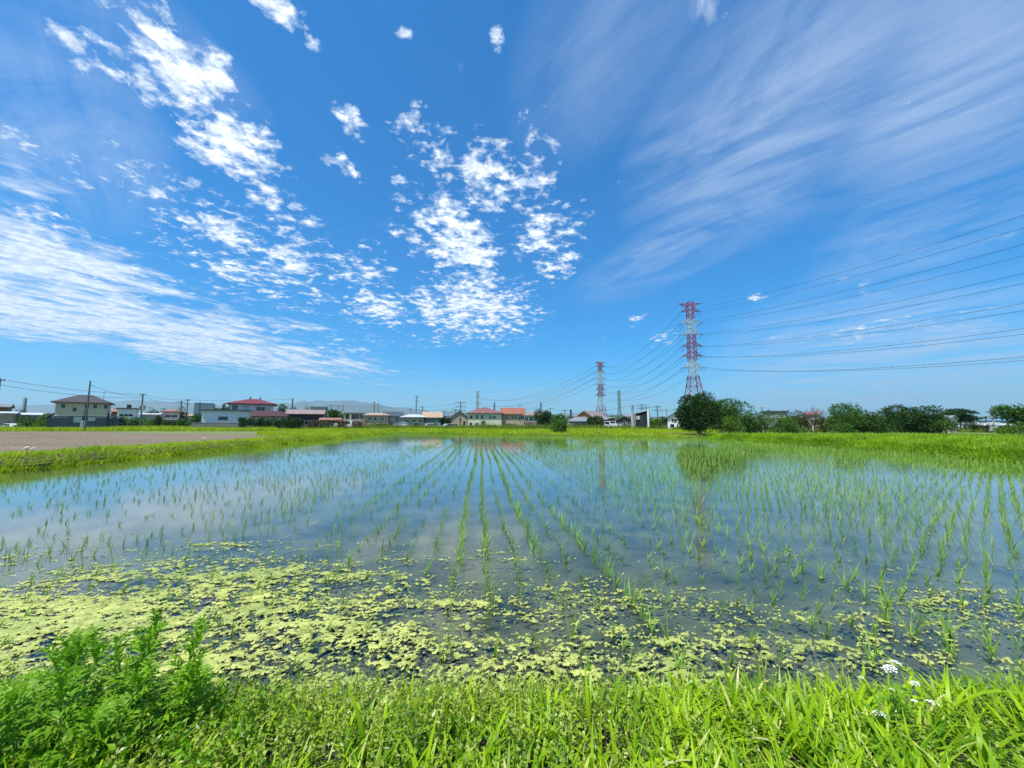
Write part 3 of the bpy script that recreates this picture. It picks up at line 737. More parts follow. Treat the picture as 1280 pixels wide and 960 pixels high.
strip([(x + 3, y) for x, y in RB[1:7]], -26, .0, 42000, (.14, .32), (.010, .018), lambda x, y, d: np.interp(-d + 3, [0, 14, 30], [1.0, 1.0, .8]) * np.interp(y, [r[1] for r in RB], RH), bankr_m, 'bank_top_grass', 'long light green grass on top of the right bank before the trees', seg=2)
# far meadow bands in front of the houses
def band(px0, px1, Y0, Y1, n, hr, mat, name, label, wr=(.03, .06)):
    Yv = rng.uniform(Y0, Y1, n); pxv = rng.uniform(px0, px1, n); x = (pxv - 640) * Yv / 484
    cl_ = vnoise(x * .15 + 60, Yv * .3 + 60, 79, 3)
    h = rng.uniform(*hr, n) * (.5 + cl_)
    V, Q, T = blades(np.stack([x, Yv, np.full(n, FIELD - .02)], -1), h, rng.uniform(*wr, n), rng.uniform(0, 6.3, n), rng.uniform(0, .5, n), rng.uniform(.2, 1.3, n), 2, face=rng.uniform(-.9, .9, n))
    tag(link(name, npmesh(name, V, [Q, T], mat)), label, 'grass', kind='stuff')
band(-40, 345, 71.5, 86, 30000, (.5, 1.15), strip_m, 'crop_band', 'strip of bright green crop behind the tilled field', (.06, .12))
band(322, 430, 44, 76, 30000, (.12, .3), strip_m, 'field_end_grass', 'short green grass past the tip of the tilled field', (.03, .06))
band(330, 860, 68, 76, 22000, (.35, .8), strip_m, 'meadow_band', 'bright yellow-green meadow beyond the far bank', (.05, .10))
band(330, 900, 80, 96, 26000, (.7, 1.5), rough_m, 'rough_band', 'rough darker weeds at the foot of the houses', (.07, .14))
band(600, 900, 56, 70, 12000, (.3, .6), strip_m, 'corner_meadow', 'yellow-green meadow beyond the right end of the far bank', (.04, .08))
band(900, 1290, 60, 74, 9000, (.5, 1.1), rough_m, 'verge_band', 'rough grass behind the tree row on the right', (.06, .12))
band(-10, 90, 86, 96, 7000, (.8, 1.6), rough_m, 'left_rough_band', 'rough weeds before the houses at the far left', (.08, .14))

# ------------------------------------------------------------------ trees and bushes
def crown_mesh(w, d, h, z0, nleaf, lsize, mat, lobes=11, seed=0, flat=False, gaps=.25):
    r = np.random.default_rng(seed)
    # lobes fill an egg-shaped volume
    c = []; 
    while len(c) < lobes:
        p = r.uniform(-1, 1, 3)
        if p[0] ** 2 + p[1] ** 2 + (p[2] * (1.0)) ** 2 < 1: c.append(p * [.62, .62, .66])
    c = np.array(c); rad = r.uniform(.30, .52, lobes)
    i = r.integers(0, lobes, nleaf); u = r.normal(size=(nleaf, 3)); u /= np.linalg.norm(u, axis=1, keepdims=True)
    if flat: u[:, 2] = np.abs(u[:, 2]) * .8
    rr = rad[i] * (.55 + .5 * r.random(nleaf) ** .6)
    n3 = vnoise(u[:, 0] * 3 + i * 7 + 30, (u[:, 1] + u[:, 2]) * 3 + 30, seed + 1, 2)
    rr *= .72 + .55 * n3
    p = c[i] + u * rr[:, None]
    keep = n3 > gaps * .9
    p, u = p[keep], u[keep]
    lo, hi = p.min(0), p.max(0); p = (p - (lo + hi) / 2) / ((hi - lo) / 2)
    if z0 < .35: p[:, :2] *= (1 + .3 * np.clip(-p[:, 2:3], 0, 1))
    p[:, 0] = np.clip(p[:, 0], -1.05, 1.05)
    P3 = p * [w / 2, d / 2, h / 2] + [0, 0, z0 + h / 2]
    dr = u * .9 + r.normal(size=u.shape) * .7 + [0, 0, -.15]
    V, T = leaves(P3, dr, lsize * r.uniform(.7, 1.4, len(P3)), .6, .1)
    return npmesh('crown', V, [T], mat)
def tree(px, py_top, Y, wpx, label, mat, zb=.15, trunk=.3, nleaf=4200, leaf=.22, seed=0, lobes=11, name='tree', cat='tree', group=None, bk=bark, depth=None, ty=None, flat=False, gaps=.3, py_low=None):
    top = at(px, py_top, Y); w = wpx * Y / 484; H = top.z - zb
    r = empty(name, (top.x, Y, zb), 0, label, cat, group)
    z0 = H * trunk if py_low is None else at(px, py_low, Y).z - zb
    link('crown', crown_mesh(w, depth or w * .9, H - z0, z0, nleaf, leaf, mat, lobes, seed, flat, gaps), r)
    mb = MB(); rr = random.Random(seed); th = max(.06, H * .028)
    k = Vector((0, 0, z0 + (H - z0) * .35)); mb.bar((0, 0, -.1), k, th, th * .6, 7)
    for j in range(6):
        a = j * 1.05 + rr.random(); e = k + Vector((math.cos(a) * w * .3, math.sin(a) * w * .25, (H - z0) * rr.uniform(.12, .42)))
        b = Vector((0, 0, z0 * .6 + (k.z - z0 * .6) * rr.random())); mb.bar(b, e, th * .42, th * .12, 5)
    mb.build('trunk', bk, r, True)
    return r
# right-hand row
tree(871, 489, 43, 54, 'large dark round tree hiding the foot of the tall red and white pylon', tree_d, .3, .1, 14000, .17, 1, 18, gaps=.15)
tree(876, 517, 42.2, 40, 'dark low bush hiding the trunk of the large dark tree', tree_d, .3, .0, 3500, .14, 17, 9, 'bush', 'bush')
tree(910, 497, 45.5, 60, 'green spreading tree right of the large dark one', tree_g, .3, .05, 8500, .17, 2, 14, gaps=.3)
tree(913, 520, 42.5, 34, 'low light green bush in front of the spreading tree', tree_l, .3, .02, 2600, .13, 3, 8, 'bush', 'bush')
tree(950, 512, 46, 34, 'mid green bush beside the spreading tree, under the flat roof', tree_g, .3, .03, 3000, .15, 4, 9, 'bush', 'bush')
tree(975, 516, 46, 36, 'low green bush left of the bare grey tree', tree_l, .3, .02, 2800, .14, 5, 9, 'bush', 'bush')
tree(995, 513, 47, 40, 'olive brown bush mixed with the bare grey tree', tree_o, .3, .02, 3000, .14, 6, 9, 'bush', 'bush')
tree(1030, 516, 47, 36, 'olive bush right of the pale trunk', tree_o, .3, .02, 2800, .14, 7, 9, 'bush', 'bush')
tree(1057, 503, 45, 58, 'broad bright green tree in the middle of the right row', tree_g, .3, .03, 8000, .16, 8, 13, gaps=.3)
tree(1093, 511, 46, 36, 'small green tree between two broader ones in the right row', tree_g, .3, .03, 3600, .16, 9, 9)
tree(1122, 505, 44, 56, 'broad dark green tree with pale highlights, right part of the row', tree_d, .3, .03, 7500, .17, 10, 13, gaps=.3)
tree(1160, 507, 43, 52, 'rightmost dark tree of the long row, its edge thin and pointed', tree_d, .3, .03, 6000, .17, 11, 12, gaps=.4)
tree(1052, 528, 43, 34, 'dark low bush at the foot of the broad bright green tree', tree_g, .3, .02, 2000, .13, 12, 8, 'bush', 'bush')
tree(936, 523, 44, 30, 'low dark bush between the spreading tree and the flat roof', tree_d, .3, .0, 2400, .14, 80, 9, 'bush', 'bush')
tree(985, 525, 44, 30, 'low dark bush two crown widths left of the pale forked trunk', tree_g, .3, .0, 2000, .14, 81, 9, 'bush', 'bush')
tree(1078, 520, 43.5, 36, 'dark bush right of the broad bright green tree', tree_d, .3, .0, 2600, .14, 82, 9, 'bush', 'bush')
tree(1105, 519, 43.5, 34, 'mid green bush under the left side of the pale-highlighted tree', tree_g, .3, .0, 2600, .14, 83, 9, 'bush', 'bush')
tree(1142, 516, 43, 40, 'dark bush filling the gap before the rightmost tree of the row', tree_d, .3, .0, 3000, .15, 84, 10, 'bush', 'bush')
tree(1172, 524, 42, 26, 'low green bush at the right foot of the long tree row', tree_l, .3, .0, 1800, .13, 85, 8, 'bush', 'bush')
tree(1198, 511, 75, 38, 'umbrella-shaped dark pine behind the grey house at the right', pine_d, .15, .55, 6000, .26, 13, 14, 'pine_tree', 'pine', flat=True, gaps=.1, py_low=527)
tree(1276, 505, 36, 46, 'bright green tree cut by the right edge of the view', tree_g, .5, .06, 5500, .16, 14, 12, gaps=.35)
tree(1262, 527, 34, 34, 'low green bush under the tree at the right edge', tree_l, .5, .02, 2000, .12, 15, 8, 'bush', 'bush')
tree(1218, 528, 62, 22, 'small dark shrub between the umbrella pine and the pale roofs', tree_o, .15, .02, 1200, .18, 16, 7, 'bush', 'bush')
# middle
tree(699, 523, 56, 22, 'small bright green bush standing alone on the far bank', tree_g, .15, .03, 2600, .16, 20, 9, 'bush', 'bush', gaps=.3)
tree(681, 512, 118, 26, 'dark green tree right of the grey-brown roofed house', tree_d, .15, .05, 2600, .42, 21, 9)
tree(697, 517, 112, 18, 'small green tree left of the low dark house', tree_g, .15, .05, 1500, .4, 22, 8)
tree(744, 520, 92, 26, 'dark leafy tree in front of the orange gabled house', tree_d, .15, .04, 2400, .34, 23, 9)
tree(766, 522, 96, 16, 'small dark tree left of the brown gabled house', tree_d, .15, .05, 1200, .34, 24, 7)
tree(819, 524, 84, 14, 'slim yellow-green tree between the black house and the white house', tree_l, .15, .05, 1400, .26, 25, 7)
tree(829, 521, 88, 11, 'small dark tree left of the white house', tree_g, .15, .05, 1000, .26, 26, 7)
tree(862, 529, 60, 16, 'pale green bush below the white house', tree_l, .15, .03, 1000, .2, 27, 7, 'bush', 'bush')
tree(847, 533, 70, 22, 'low bush against the wall of the white house', tree_l, .15, .03, 900, .2, 28, 7, 'bush', 'bush')
tree(557, 521, 118, 14, 'dark round tree between the grey house and the tan gabled house', tree_d, .15, .05, 1500, .4, 29, 7)
tree(540, 529, 104, 14, 'low leafy bush beside the parked white car', tree_l, .15, .03, 900, .3, 30, 7, 'bush', 'bush')
tree(641, 530, 104, 22, 'low yellow-green bush below the orange roofed house', tree_l, .15, .02, 900, .3, 31, 7, 'bush', 'bush')
tree(474, 529, 100, 30, 'low dark hedge bush below the tan flat house', tree_g, .15, .02, 1300, .3, 32, 9, 'bush', 'bush')
tree(417, 511, 104, 24, 'green tree right of the dark long house', tree_g, .15, .05, 2600, .38, 33, 9)
tree(383, 508, 120, 12, 'tree top showing behind the dark long house', tree_g, .15, .1, 900, .4, 34, 6)
tree(354, 505, 112, 18, 'dark tree right of the red roofed white house', tree_d, .15, .06, 1800, .4, 35, 8)
tree(367, 509, 112, 14, 'smaller dark tree left of the dark long house', tree_d, .15, .06, 1000, .4, 36, 7)
tree(284, 504, 112, 12, 'dark tree rising behind the left end of the red roofed house', tree_d, .15, .06, 1300, .38, 37, 7)
# left
tree(229, 509, 100, 14, 'thin dark tree right of the orange roofed house', tree_d, .15, .1, 900, .34, 38, 7, gaps=.5)
tree(247, 517, 92, 18, 'green tree beside the white long wall', tree_g, .15, .04, 1400, .32, 39, 7)
tree(196, 512, 118, 11, 'small green tree behind the pale shed roof', tree_g, .15, .1, 800, .4, 40, 6)
tree(58, 517, 86, 18, 'yellow-green shrub left of the large two-storey house', tree_l, .15, .02, 1800, .26, 41, 8, 'bush', 'bush')
tree(36, 521, 88, 30, 'dark green shrub in front of the low grey roof', tree_g, .15, .02, 1700, .28, 42, 8, 'bush', 'bush')
tree(24, 511, 110, 12, 'small dark tree behind the low grey roof at the far left', tree_d, .15, .05, 800, .36, 43, 6)
for j, (px, py, w, mt, lb) in enumerate([(146, 521, 12, tree_g, 'upright dark bush right after the large two-storey house'), (158, 521, 16, tree_l, 'rounded light green bush under the white flat building'), (172, 520, 18, tree_g, 'widest dark bush before the telegraph pole'),
                                         (188, 524, 16, tree_l, 'low bush in front of the pale shed'), (199, 519, 10, tree_d, 'narrow dark bush left of the veranda roof'), (214, 525, 16, tree_d, 'low dark bush below the veranda roof'), (229, 523, 14, tree_g, 'bush at the corner of the grey stone wall')]):
    tree(px, py, 88, w, lb, mt, .15, .02, 1200, .26, 50 + j, 7, 'bush', 'bush', 'bushes between the large house and the stone wall')
ordn = ['first', 'second', 'third', 'fourth', 'fifth', 'sixth', 'seventh', 'eighth']
for j in range(8):
    tree(305 + j * 9.8, 521.5, 80, 11.5, f'clipped round green bush, {ordn[j]} from the left in the row below the red roof', tree_d, .15, .0, 1300, .2, 60 + j, 10, 'hedge_bush', 'bush', 'clipped round bushes in a row', gaps=.05)
for j, (px, w) in enumerate([(391, 15), (407, 18), (426, 16), (447, 20)]):
    tree(px, 525, 84, w, f'{["narrow","wide","middle","last and widest"][j]} reddish hedge bush, {ordn[j]} from the left after the clipped green row', tree_r if j != 1 else tree_o, .15, .0, 1100, .22, 70 + j, 8, 'hedge_bush', 'bush', 'reddish hedge bushes')
# bare tree
p = at(1015, 506, 45.5); r = empty('bare_tree', (p.x, 45.5, .3), 0, 'bare grey-purple tree with a pale forked trunk in the middle of the right row', 'tree')
mb = MB(); rr = random.Random(3)
mb.bar((0, 0, -.2), (-.15, 0, 1.0), .09, .07, 7); mb.bar((-.1, 0, .7), (-.55, 0, 1.7), .06, .04, 6); mb.bar((-.15, 0, 1.0), (.25, .1, 1.9), .06, .04, 6); mb.build('trunk', bark_p, r, True)
tw = MB()
def branch(p, d, L, rad, lv):
    q = p + d * L; tw.bar(p, q, rad, rad * .6, 4)
    if lv == 0: return
    for _ in range(4):
        nd = (d + Vector((rr.uniform(-.75, .75), rr.uniform(-.6, .6), rr.uniform(-.15, .35)))).normalized(); branch(p.lerp(q, rr.uniform(.5, 1)), nd, L * rr.uniform(.55, .8), rad * .55, lv - 1)
for st in ((-.55, 0, 1.6), (.25, .1, 1.8), (-.15, 0, 1.2)):
    for k in range(3): branch(Vector(st), Vector((rr.uniform(-.8, .8), rr.uniform(-.5, .5), 1)).normalized(), .65, .028, 4)
zt = max(v[2] for v in tw.v); sc = (p.z - .3) / zt
tw.v = [(v[0] * 1.05, v[1], 1.2 + (v[2] - 1.2) * ((p.z - .3 - 1.2) / (zt - 1.2))) if v[2] > 1.2 else v for v in tw.v]
tw.build('twigs', twig_m, r)
# flower tufts on the left bank
for px, py, Y, lb in [(33, 559, 13.6, 'white flowering weed on the left bank near the left edge'), (255, 547, 23, 'white flowering weed on the left bank beside a dark stalk'), (352, 541, 40, 'tiny white flowers far along the left bank')]:
    q = at(px, py, Y); r = empty('white_flower', (q.x, Y, .34), 0, lb, 'wildflower', 'white flowers on the left bank')
    for k in range(6):
        dx, dy = random.uniform(-.3, .3), random.uniform(-.2, .2); z = random.uniform(.26, .38)
        MB().bar((dx, dy, 0), (dx, dy, z), .006).build('stem', stem_m, r); o = link('flower_head', fh[k % 3], r, (dx, dy, z)); o.scale = (1.6, 1.6, 1.6)

# ------------------------------------------------------------------ houses
def rowroof(name, col, pitch=.32):
    """roof covering with courses"""
    if name in MATS: return MATS[name]
    m, g = newmat(name); oc = g.new('ShaderNodeTexCoord').outputs['Object']
    wv = g.new('ShaderNodeTexWave', wave_type='BANDS', bands_direction='Z'); g.put(wv.inputs[0], oc); wv.inputs['Scale'].default_value = 1.2; wv.inputs['Distortion'].default_value = .6
    n = g.noise(oc, 1.3, 5, .65)
    c = g.mix(g.ramp(n, .3, .7), tuple(x * .72 for x in col), tuple(min(1, x * 1.2) for x in col)); c = g.mix(g.m('MULTIPLY', wv.outputs['Fac'], .25), c, tuple(x * .5 for x in col))
    b = g.new('ShaderNodeBsdfPrincipled'); g.put(b.inputs['Base Color'], c); b.inputs['Roughness'].default_value = .6
    bn = g.new('ShaderNodeBump'); bn.inputs['Strength'].default_value = .5; bn.inputs['Distance'].default_value = .05; g.put(bn.inputs['Height'], wv.outputs['Fac']); g.put(b.inputs['Normal'], bn.outputs[0])
    g.put(g.new('ShaderNodeOutputMaterial').inputs[0], b.outputs[0]); MATS[name] = m; return m
def wallm(col, key):
    if key in MATS: return MATS[key]
    return surf(key, col, .85, .10, 1.2, .15, stretch=(1, 1, 3), detail=6)
frame_w = surf('white frame', (.62, .63, .62), .5, .05, 3)
frame_d = surf('dark frame', (.05, .05, .055), .5, .1, 3)

def hip(mb, w, d, z, h, o, rl, th=.16):
    """hip roof slab on eaves at z; rl = ridge length"""
    X, Y = w / 2 + o, d / 2 + o; a = rl / 2
    mb.add([(-X, -Y, z), (X, -Y, z), (X, Y, z), (-X, Y, z), (-X, -Y, z + th), (X, -Y, z + th), (X, Y, z + th), (-X, Y, z + th), (-a, 0, z + h), (a, 0, z + h)],
           [(0, 3, 2, 1), (0, 1, 5, 4), (1, 2, 6, 5), (2, 3, 7, 6), (3, 0, 4, 7), (4, 5, 9, 8), (6, 7, 8, 9), (5, 6, 9), (7, 4, 8)])
def gable(mb, w, d, z, h, o, axis, th=.16, off=0.0):
    """gable roof: ridge along axis 'x' or 'y'; off moves the ridge sideways"""
    if axis == 'x': A, B = d / 2, w / 2; f = lambda s, t, zz: (t, s, zz)
    else: A, B = w / 2, d / 2; f = lambda s, t, zz: (s, t, zz)
    k = h / A
    for sgn in (-1, 1):
        e = sgn * (A + o); ez = z + h * (1 - (A + o) / A)
        vs = [f(e, -B - o, ez), f(e, B + o, ez), f(off, B + o, z + h), f(off, -B - o, z + h)]
        mb.add(vs + [(x, y, zz + th) for x, y, zz in vs], [(0, 1, 2, 3), (7, 6, 5, 4), (0, 4, 5, 1), (1, 5, 6, 2), (2, 6, 7, 3), (3, 7, 4, 0)])
def body(mb, w, d, H, kind, h):
    """walls; a gable end closes up to the ridge"""
    x, y = w / 2, d / 2
    if kind == 'gy':
        mb.add([(-x, -y, 0), (x, -y, 0), (x, -y, H), (0, -y, H + h), (-x, -y, H), (-x, y, 0), (x, y, 0), (x, y, H), (0, y, H + h), (-x, y, H)],
               [(0, 1, 2, 3, 4), (9, 8, 7, 6, 5), (0, 5, 6, 1), (1, 6, 7, 2), (4, 9, 5, 0), (2, 7, 8, 3), (3, 8, 9, 4)])
    elif kind == 'gx':
        mb.add([(-x, -y, 0), (-x, y, 0), (-x, y, H), (-x, 0, H + h), (-x, -y, H), (x, -y, 0), (x, y, 0), (x, y, H), (x, 0, H + h), (x, -y, H)],
               [(4, 3, 2, 1, 0), (5, 6, 7, 8, 9), (0, 1, 6, 5), (1, 2, 7, 6), (0, 5, 9, 4), (2, 3, 8, 7), (3, 4, 9, 8)])
    elif kind == 'shed':
        mb.add([(-x, -y, 0), (x, -y, 0), (x, y, 0), (-x, y, 0), (-x, -y, H), (x, -y, H + h), (x, y, H + h), (-x, y, H)],
               [(0, 3, 2, 1), (4, 5, 6, 7), (0, 1, 5, 4), (1, 2, 6, 5), (2, 3, 7, 6), (3, 0, 4, 7)])
    else: mb.box(-x, x, -y, y, 0, H)
def window(parent, x, z, w, h, y, face=0, fm=frame_w, pm=None, sx=0):
    """face 0: front (-Y) at depth y; face 1/-1: right or left wall at x = sx"""
    t = max(.06, min(w, h) * .09); fr = MB(); pn = MB()
    def B(mb, a0, a1, b0, b1, d0, d1):
        if face == 0: mb.box(a0, a1, y - d1, y - d0, b0, b1)
        else:
            x0, x1 = sorted((sx + face * d0, sx + face * d1)); mb.box(x0, x1, a0, a1, b0, b1)
    B(fr, x - w / 2, x + w / 2, z, z + t, 0, .07); B(fr, x - w / 2, x + w / 2, z + h - t, z + h, 0, .07)
    B(fr, x - w / 2, x - w / 2 + t, z + t, z + h - t, 0, .06); B(fr, x + w / 2 - t, x + w / 2, z + t, z + h - t, 0, .06)
    if w > 1.0: B(fr, x - t * .4, x + t * .4, z + t, z + h - t, 0, .055)
    f = fr.build('window', fm, parent)
    B(pn, x - w / 2 + t * .5, x + w / 2 - t * .5, z + t * .5, z + h - t * .5, .005, .03); pn.build('pane', pm or GLASS, f)
def house(name, label, cat, x0, x1, ey, ry, Y, kind, wall, roof, d=8, zb=.15, rot=0, over=.5, rl=.35, wins=(), lower=None, door=None, fm=frame_w, group=None, fascia=None):
    """x0,x1: wall ends; ey: eaves; ry: ridge, as surveyed along sight lines to distance Y"""
    cx = (x0 + x1) / 2; az = math.atan2(cx - 640, 483); w = (x1 - x0) * Y / 481 * math.cos(az); el = at(cx, ey, Y).z - zb; rg = at(cx, ry, Y).z - zb
    r = empty(name, ((cx - 640) * Y / 483 + math.sin(az) * d / 2, Y + math.cos(az) * d / 2, zb), rot - az * .9, label, cat, group)
    H, h = el, max(.15, rg - el)
    mb = MB(); body(mb, w, d, H, kind, h); mb.build('wall', wall, r)
    mr = MB()
    if kind == 'hip': hip(mr, w, d, H + .002, h, over, w * rl)
    elif kind == 'gy': gable(mr, w, d, H + .03, h, over, 'y')
    elif kind == 'gx': gable(mr, w, d, H + .03, h, over, 'x')
    elif kind == 'shed':
        x, y = w / 2 + over, d / 2 + over; z0, z1 = H + .004 - over * h / w, H + h + .004 + over * h / w
        mr.add([(-x, -y, z0), (x, -y, z1), (x, y, z1), (-x, y, z0), (-x, -y, z0 + .2), (x, -y, z1 + .2), (x, y, z1 + .2), (-x, y, z0 + .2)],
               [(0, 3, 2, 1), (4, 5, 6, 7), (0, 1, 5, 4), (1, 2, 6, 5), (2, 3, 7, 6), (3, 0, 4, 7)])
    else: mr.box(-w / 2 - over, w / 2 + over, -d / 2 - over, d / 2 + over, H + .002, H + max(.2, h))
    rf = mr.build('roof', roof, r)
    if lower:
        lz, lm = lower; lo = MB(); q = .03; z = H * lz
        lo.box(-w / 2 - q, w / 2 + q, -d / 2 - q, d / 2 + q, .0, z); lo.build('lower_wall', lm, r)
        MB().box(-w / 2 - .07, w / 2 + .07, -d / 2 - .07, d / 2 + .07, z, z + .12).build('belt_course', frame_w, r)
    off = -d / 2 - (.03 if lower else 0)
    for wn_ in wins:
        u, v, ww, hh = wn_[:4]; pm = wn_[4] if len(wn_) > 4 else None
        if wn_[-1] == 'R': window(r, u * d / 2, v * H, ww, hh, 0, 1, fm, None, w / 2 + (.03 if lower and v < lower[0] else 0))
        elif wn_[-1] == 'L': window(r, u * d / 2, v * H, ww, hh, 0, -1, fm, None, -w / 2 - (.03 if lower and v < lower[0] else 0))
        else: window(r, u * w / 2, v * H, ww, hh, off if (lower and v < lower[0]) else -d / 2, 0, fm, pm)
    if door:
        u, ww, hh, dm = door; dd = MB().box(u * w / 2 - ww / 2, u * w / 2 + ww / 2, off - .06, off, .02, hh).build('door', dm, r)
        MB().box(u * w / 2 + ww * .3, u * w / 2 + ww * .38, off - .11, off - .06, hh * .48, hh * .54).build('handle', frame_d, dd)
    r['_w'] = w; r['_H'] = H; r['_h'] = h
    return r, w, H, h, d
def clean(r):
    for k in ('_w', '_H', '_h'):
        if k in r: del r[k]
roofD = rowroof('charcoal tiles', (.045, .042, .038)); roofR = rowroof('dark red tiles', (.15, .018, .028)); roofB = rowroof('red-brown tiles', (.20, .085, .075)); roofR2 = rowroof('dark maroon tiles', (.06, .016, .018))
roofO = rowroof('orange tiles', (.27, .10, .055)); roofG = rowroof('grey tiles', (.19, .21, .22)); roofP = rowroof('pale metal roof', (.46, .50, .52)); roofT = rowroof('tan tiles', (.40, .29, .20))
roofO2 = rowroof('faded orange tiles', (.28, .13, .08)); roofN = rowroof('slate roof', (.05, .06, .085)); roofGB = rowroof('grey-brown tiles', (.26, .20, .18))
cream = wallm((.50, .46, .34), 'cream siding'); greyl = wallm((.085, .105, .12), 'slate grey siding'); whiteW = wallm((.66, .68, .68), 'white wall'); paleG = wallm((.52, .53, .38), 'pale green plaster')
tan = wallm((.38, .30, .22), 'tan plaster'); brownW = wallm((.16, .09, .055), 'brown wall'); orangeW = wallm((.42, .20, .06), 'orange timber wall'); darkW = wallm((.05, .042, .04), 'dark timber wall'); black = wallm((.014, .015, .022), 'black siding')
beige = wallm((.48, .40, .30), 'beige wall'); mauve = wallm((.40, .30, .30), 'rosy wall'); teal = wallm((.16, .25, .30), 'blue-grey cladding'); greyW = wallm((.30, .31, .32), 'grey wall'); whiteB = wallm((.60, .66, .72), 'bluish white wall')
stone = surf('stone wall', (.16, .155, .15), .9, .3, 2.5, .5)

# the large two-storey house on the left
r, w, H, h, d = house('two_storey_house', 'large two-storey house with cream upper floor, slate grey ground floor and dark hip roof', 'house', 72, 137, 504, 492.5, 80, 'hip', cream, roofD, d=9, rl=.28, over=.7,
    wins=[(-.72, .80, .75, .95), (-.28, .68, .7, .95), (.18, .80, .7, .95), (.50, .80, .7, .95), (.93, .80, .7, .95), (-.82, .47, 1.9, .35), (-.12, .30, 1.1, 1.1, CURT), (.42, .35, 1.0, .8, CURT), (.80, .47, 1.5, .35)], lower=(.53, greyl), door=(.12, .95, 2.1, whiteW))
MB().bar((.45, -d / 2 - .08, 0), (.45, -d / 2 - .08, H), .05, n=6).build('downpipe', frame_d, r)
MB().bar((w * .36, 0, H + h * .3), (w * .36, 0, H + h + .9), .03).bar((w * .36 - .5, 0, H + h + .7), (w * .36 + .5, 0, H + h + .7), .02).build('antenna', frame_d, r)
for sx in (-1, 1):
    x0, x1 = (-w / 2 - 1.1, -w / 2 - .05) if sx < 0 else (w / 2 + .05, w / 2 + 1.9)
    MB().box(x0, x1, -3, 3, 0, 2.6).build('side_shed', greyl, r)
    a = MB(); xi, xo = (x1, x0 - .2) if sx < 0 else (x0, x1 + .3)
    a.add([(xi, -3.3, 3.6), (xo, -3.3, 2.65), (xo, 3.3, 2.65), (xi, 3.3, 3.6), (xi, -3.3, 3.72), (xo, -3.3, 2.77), (xo, 3.3, 2.77), (xi, 3.3, 3.72)], [(0, 1, 2, 3), (7, 6, 5, 4), (0, 4, 5, 1), (1, 5, 6, 2), (2, 6, 7, 3), (3, 7, 4, 0)])
    a.build('lean_to_roof', roofG, r)
# red roofed house and its long wings
r, w, H, h, d = house('red_roofed_house', 'white two-storey house under a wide dark red hip roof', 'house', 289, 342, 505.5, 497.5, 92, 'hip', whiteW, roofR, d=9, rl=.22, over=.9,
    wins=[(-.78, .76, 1.2, 1.3), (-.28, .78, 1.5, .9, CURT), (.42, .73, 1.9, 1.15), (.75, .78, 1.1, .7, CURT)])
for u in (-.08, .16): MB().box(w * u - .15, w * u + .15, -.15, .15, H + h - .1, H + h + .45).build('roof_finial', frame_d, r)
r, w, H, h, d = house('long_white_annex', 'long low white annex under a thin dark flat roof', 'house', 254, 315, 513.5, 512.2, 86, 'flat', whiteB, roofN, d=5, over=.4,
    wins=[(-.15, .52, 1.7, .75), (.62, .48, 1.3, .7)], fm=frame_d)
house('red_tiled_annex', 'low annex with a dark red tiled roof right of the long white one', 'house', 317, 345, 520, 514, 87, 'gx', beige, roofR2, d=5, over=.5, wins=[(-.4, .3, 1.6, 1.0)])
house('small_red_hip_house', 'small lean-to hall with a red hip roof at the right end of the annexes', 'house', 343, 359, 521, 513.5, 88, 'hip', beige, roofR2, d=5, over=.5, rl=.1, wins=[(0, .3, 1.2, 1.0)])
# stone wall: block by block at the front
wr = empty('stone_wall', (at(270, 530, 83).x, 83, .15), 0, 'grey block wall below the long white annex', 'wall')
wl_ = 61 * 83 / 481; nb = 22; bw = wl_ / nb; bmesh_ = MB().box(-bw / 2 + .012, bw / 2 - .012, -.12, .12, 0, .38).mesh('block', stone)
for row in range(4):
    for k in range(nb - (row % 2)):
        o = link('block', bmesh_, wr, (-wl_ / 2 + bw * (k + .5 + .5 * (row % 2)), random.uniform(-.015, .015), row * .39))
MB().box(-wl_ / 2 + .02, wl_ / 2 - .02, -.09, .09, 0, 1.54).build('mortar_core', surf('mortar', (.10, .10, .10), .95, .2, 3), wr)
MB().box(-wl_ / 2 - .03, wl_ / 2 + .03, -.16, .16, 1.57, 1.66).build('coping', surf('coping stone', (.24, .24, .24), .9, .2, 3), wr)
# left group
house('brown_corner_house', 'brown house with dark grey roof cut by the left edge', 'house', -12, 11, 509, 505, 96, 'gx', brownW, roofG, d=8, wins=[(.5, .6, 1.5, 1.0), (-.1, .6, 1.2, 1.0)])
house('beige_low_house', 'low beige outbuilding at the far left beside the parked white car', 'house', 2, 19, 517, 515.2, 90, 'gx', tan, roofP, d=5, wins=[(.2, .3, 1.2, .9)])
house('low_long_shed', 'long low shed with a pale grey roof left of the large house', 'shed', 25, 51, 519, 516.6, 95, 'gx', greyW, roofP, d=6, wins=[(-.5, .4, 1.2, .7), (.4, .4, 1.2, .7)])
house('far_brown_house', 'small brown house behind, between large house and white flat building', 'house', 140, 149, 515, 512, 118, 'gx', brownW, roofO2, d=7, wins=[(.1, .55, 1.2, 1.0)])
r, w, H, h, d = house('white_flat_building', 'white flat-roofed building with three small windows in a row', 'building', 148, 171, 511.2, 510, 105, 'flat', whiteW, roofN, d=8, over=.35, wins=[(-.55, .62, .9, .7), (-.05, .62, .9, .7), (.45, .62, .9, .7)])
MB().box(-.4, .5, -.4, .4, H + .15, H + 1.3).build('roof_tank', frame_d, r)
house('pale_shed', 'pale grey shed with a light roof behind the bushes', 'shed', 177, 199, 518.6, 517.2, 96, 'gx', greyW, roofP, d=6, wins=[(.2, .35, .9, .8)])
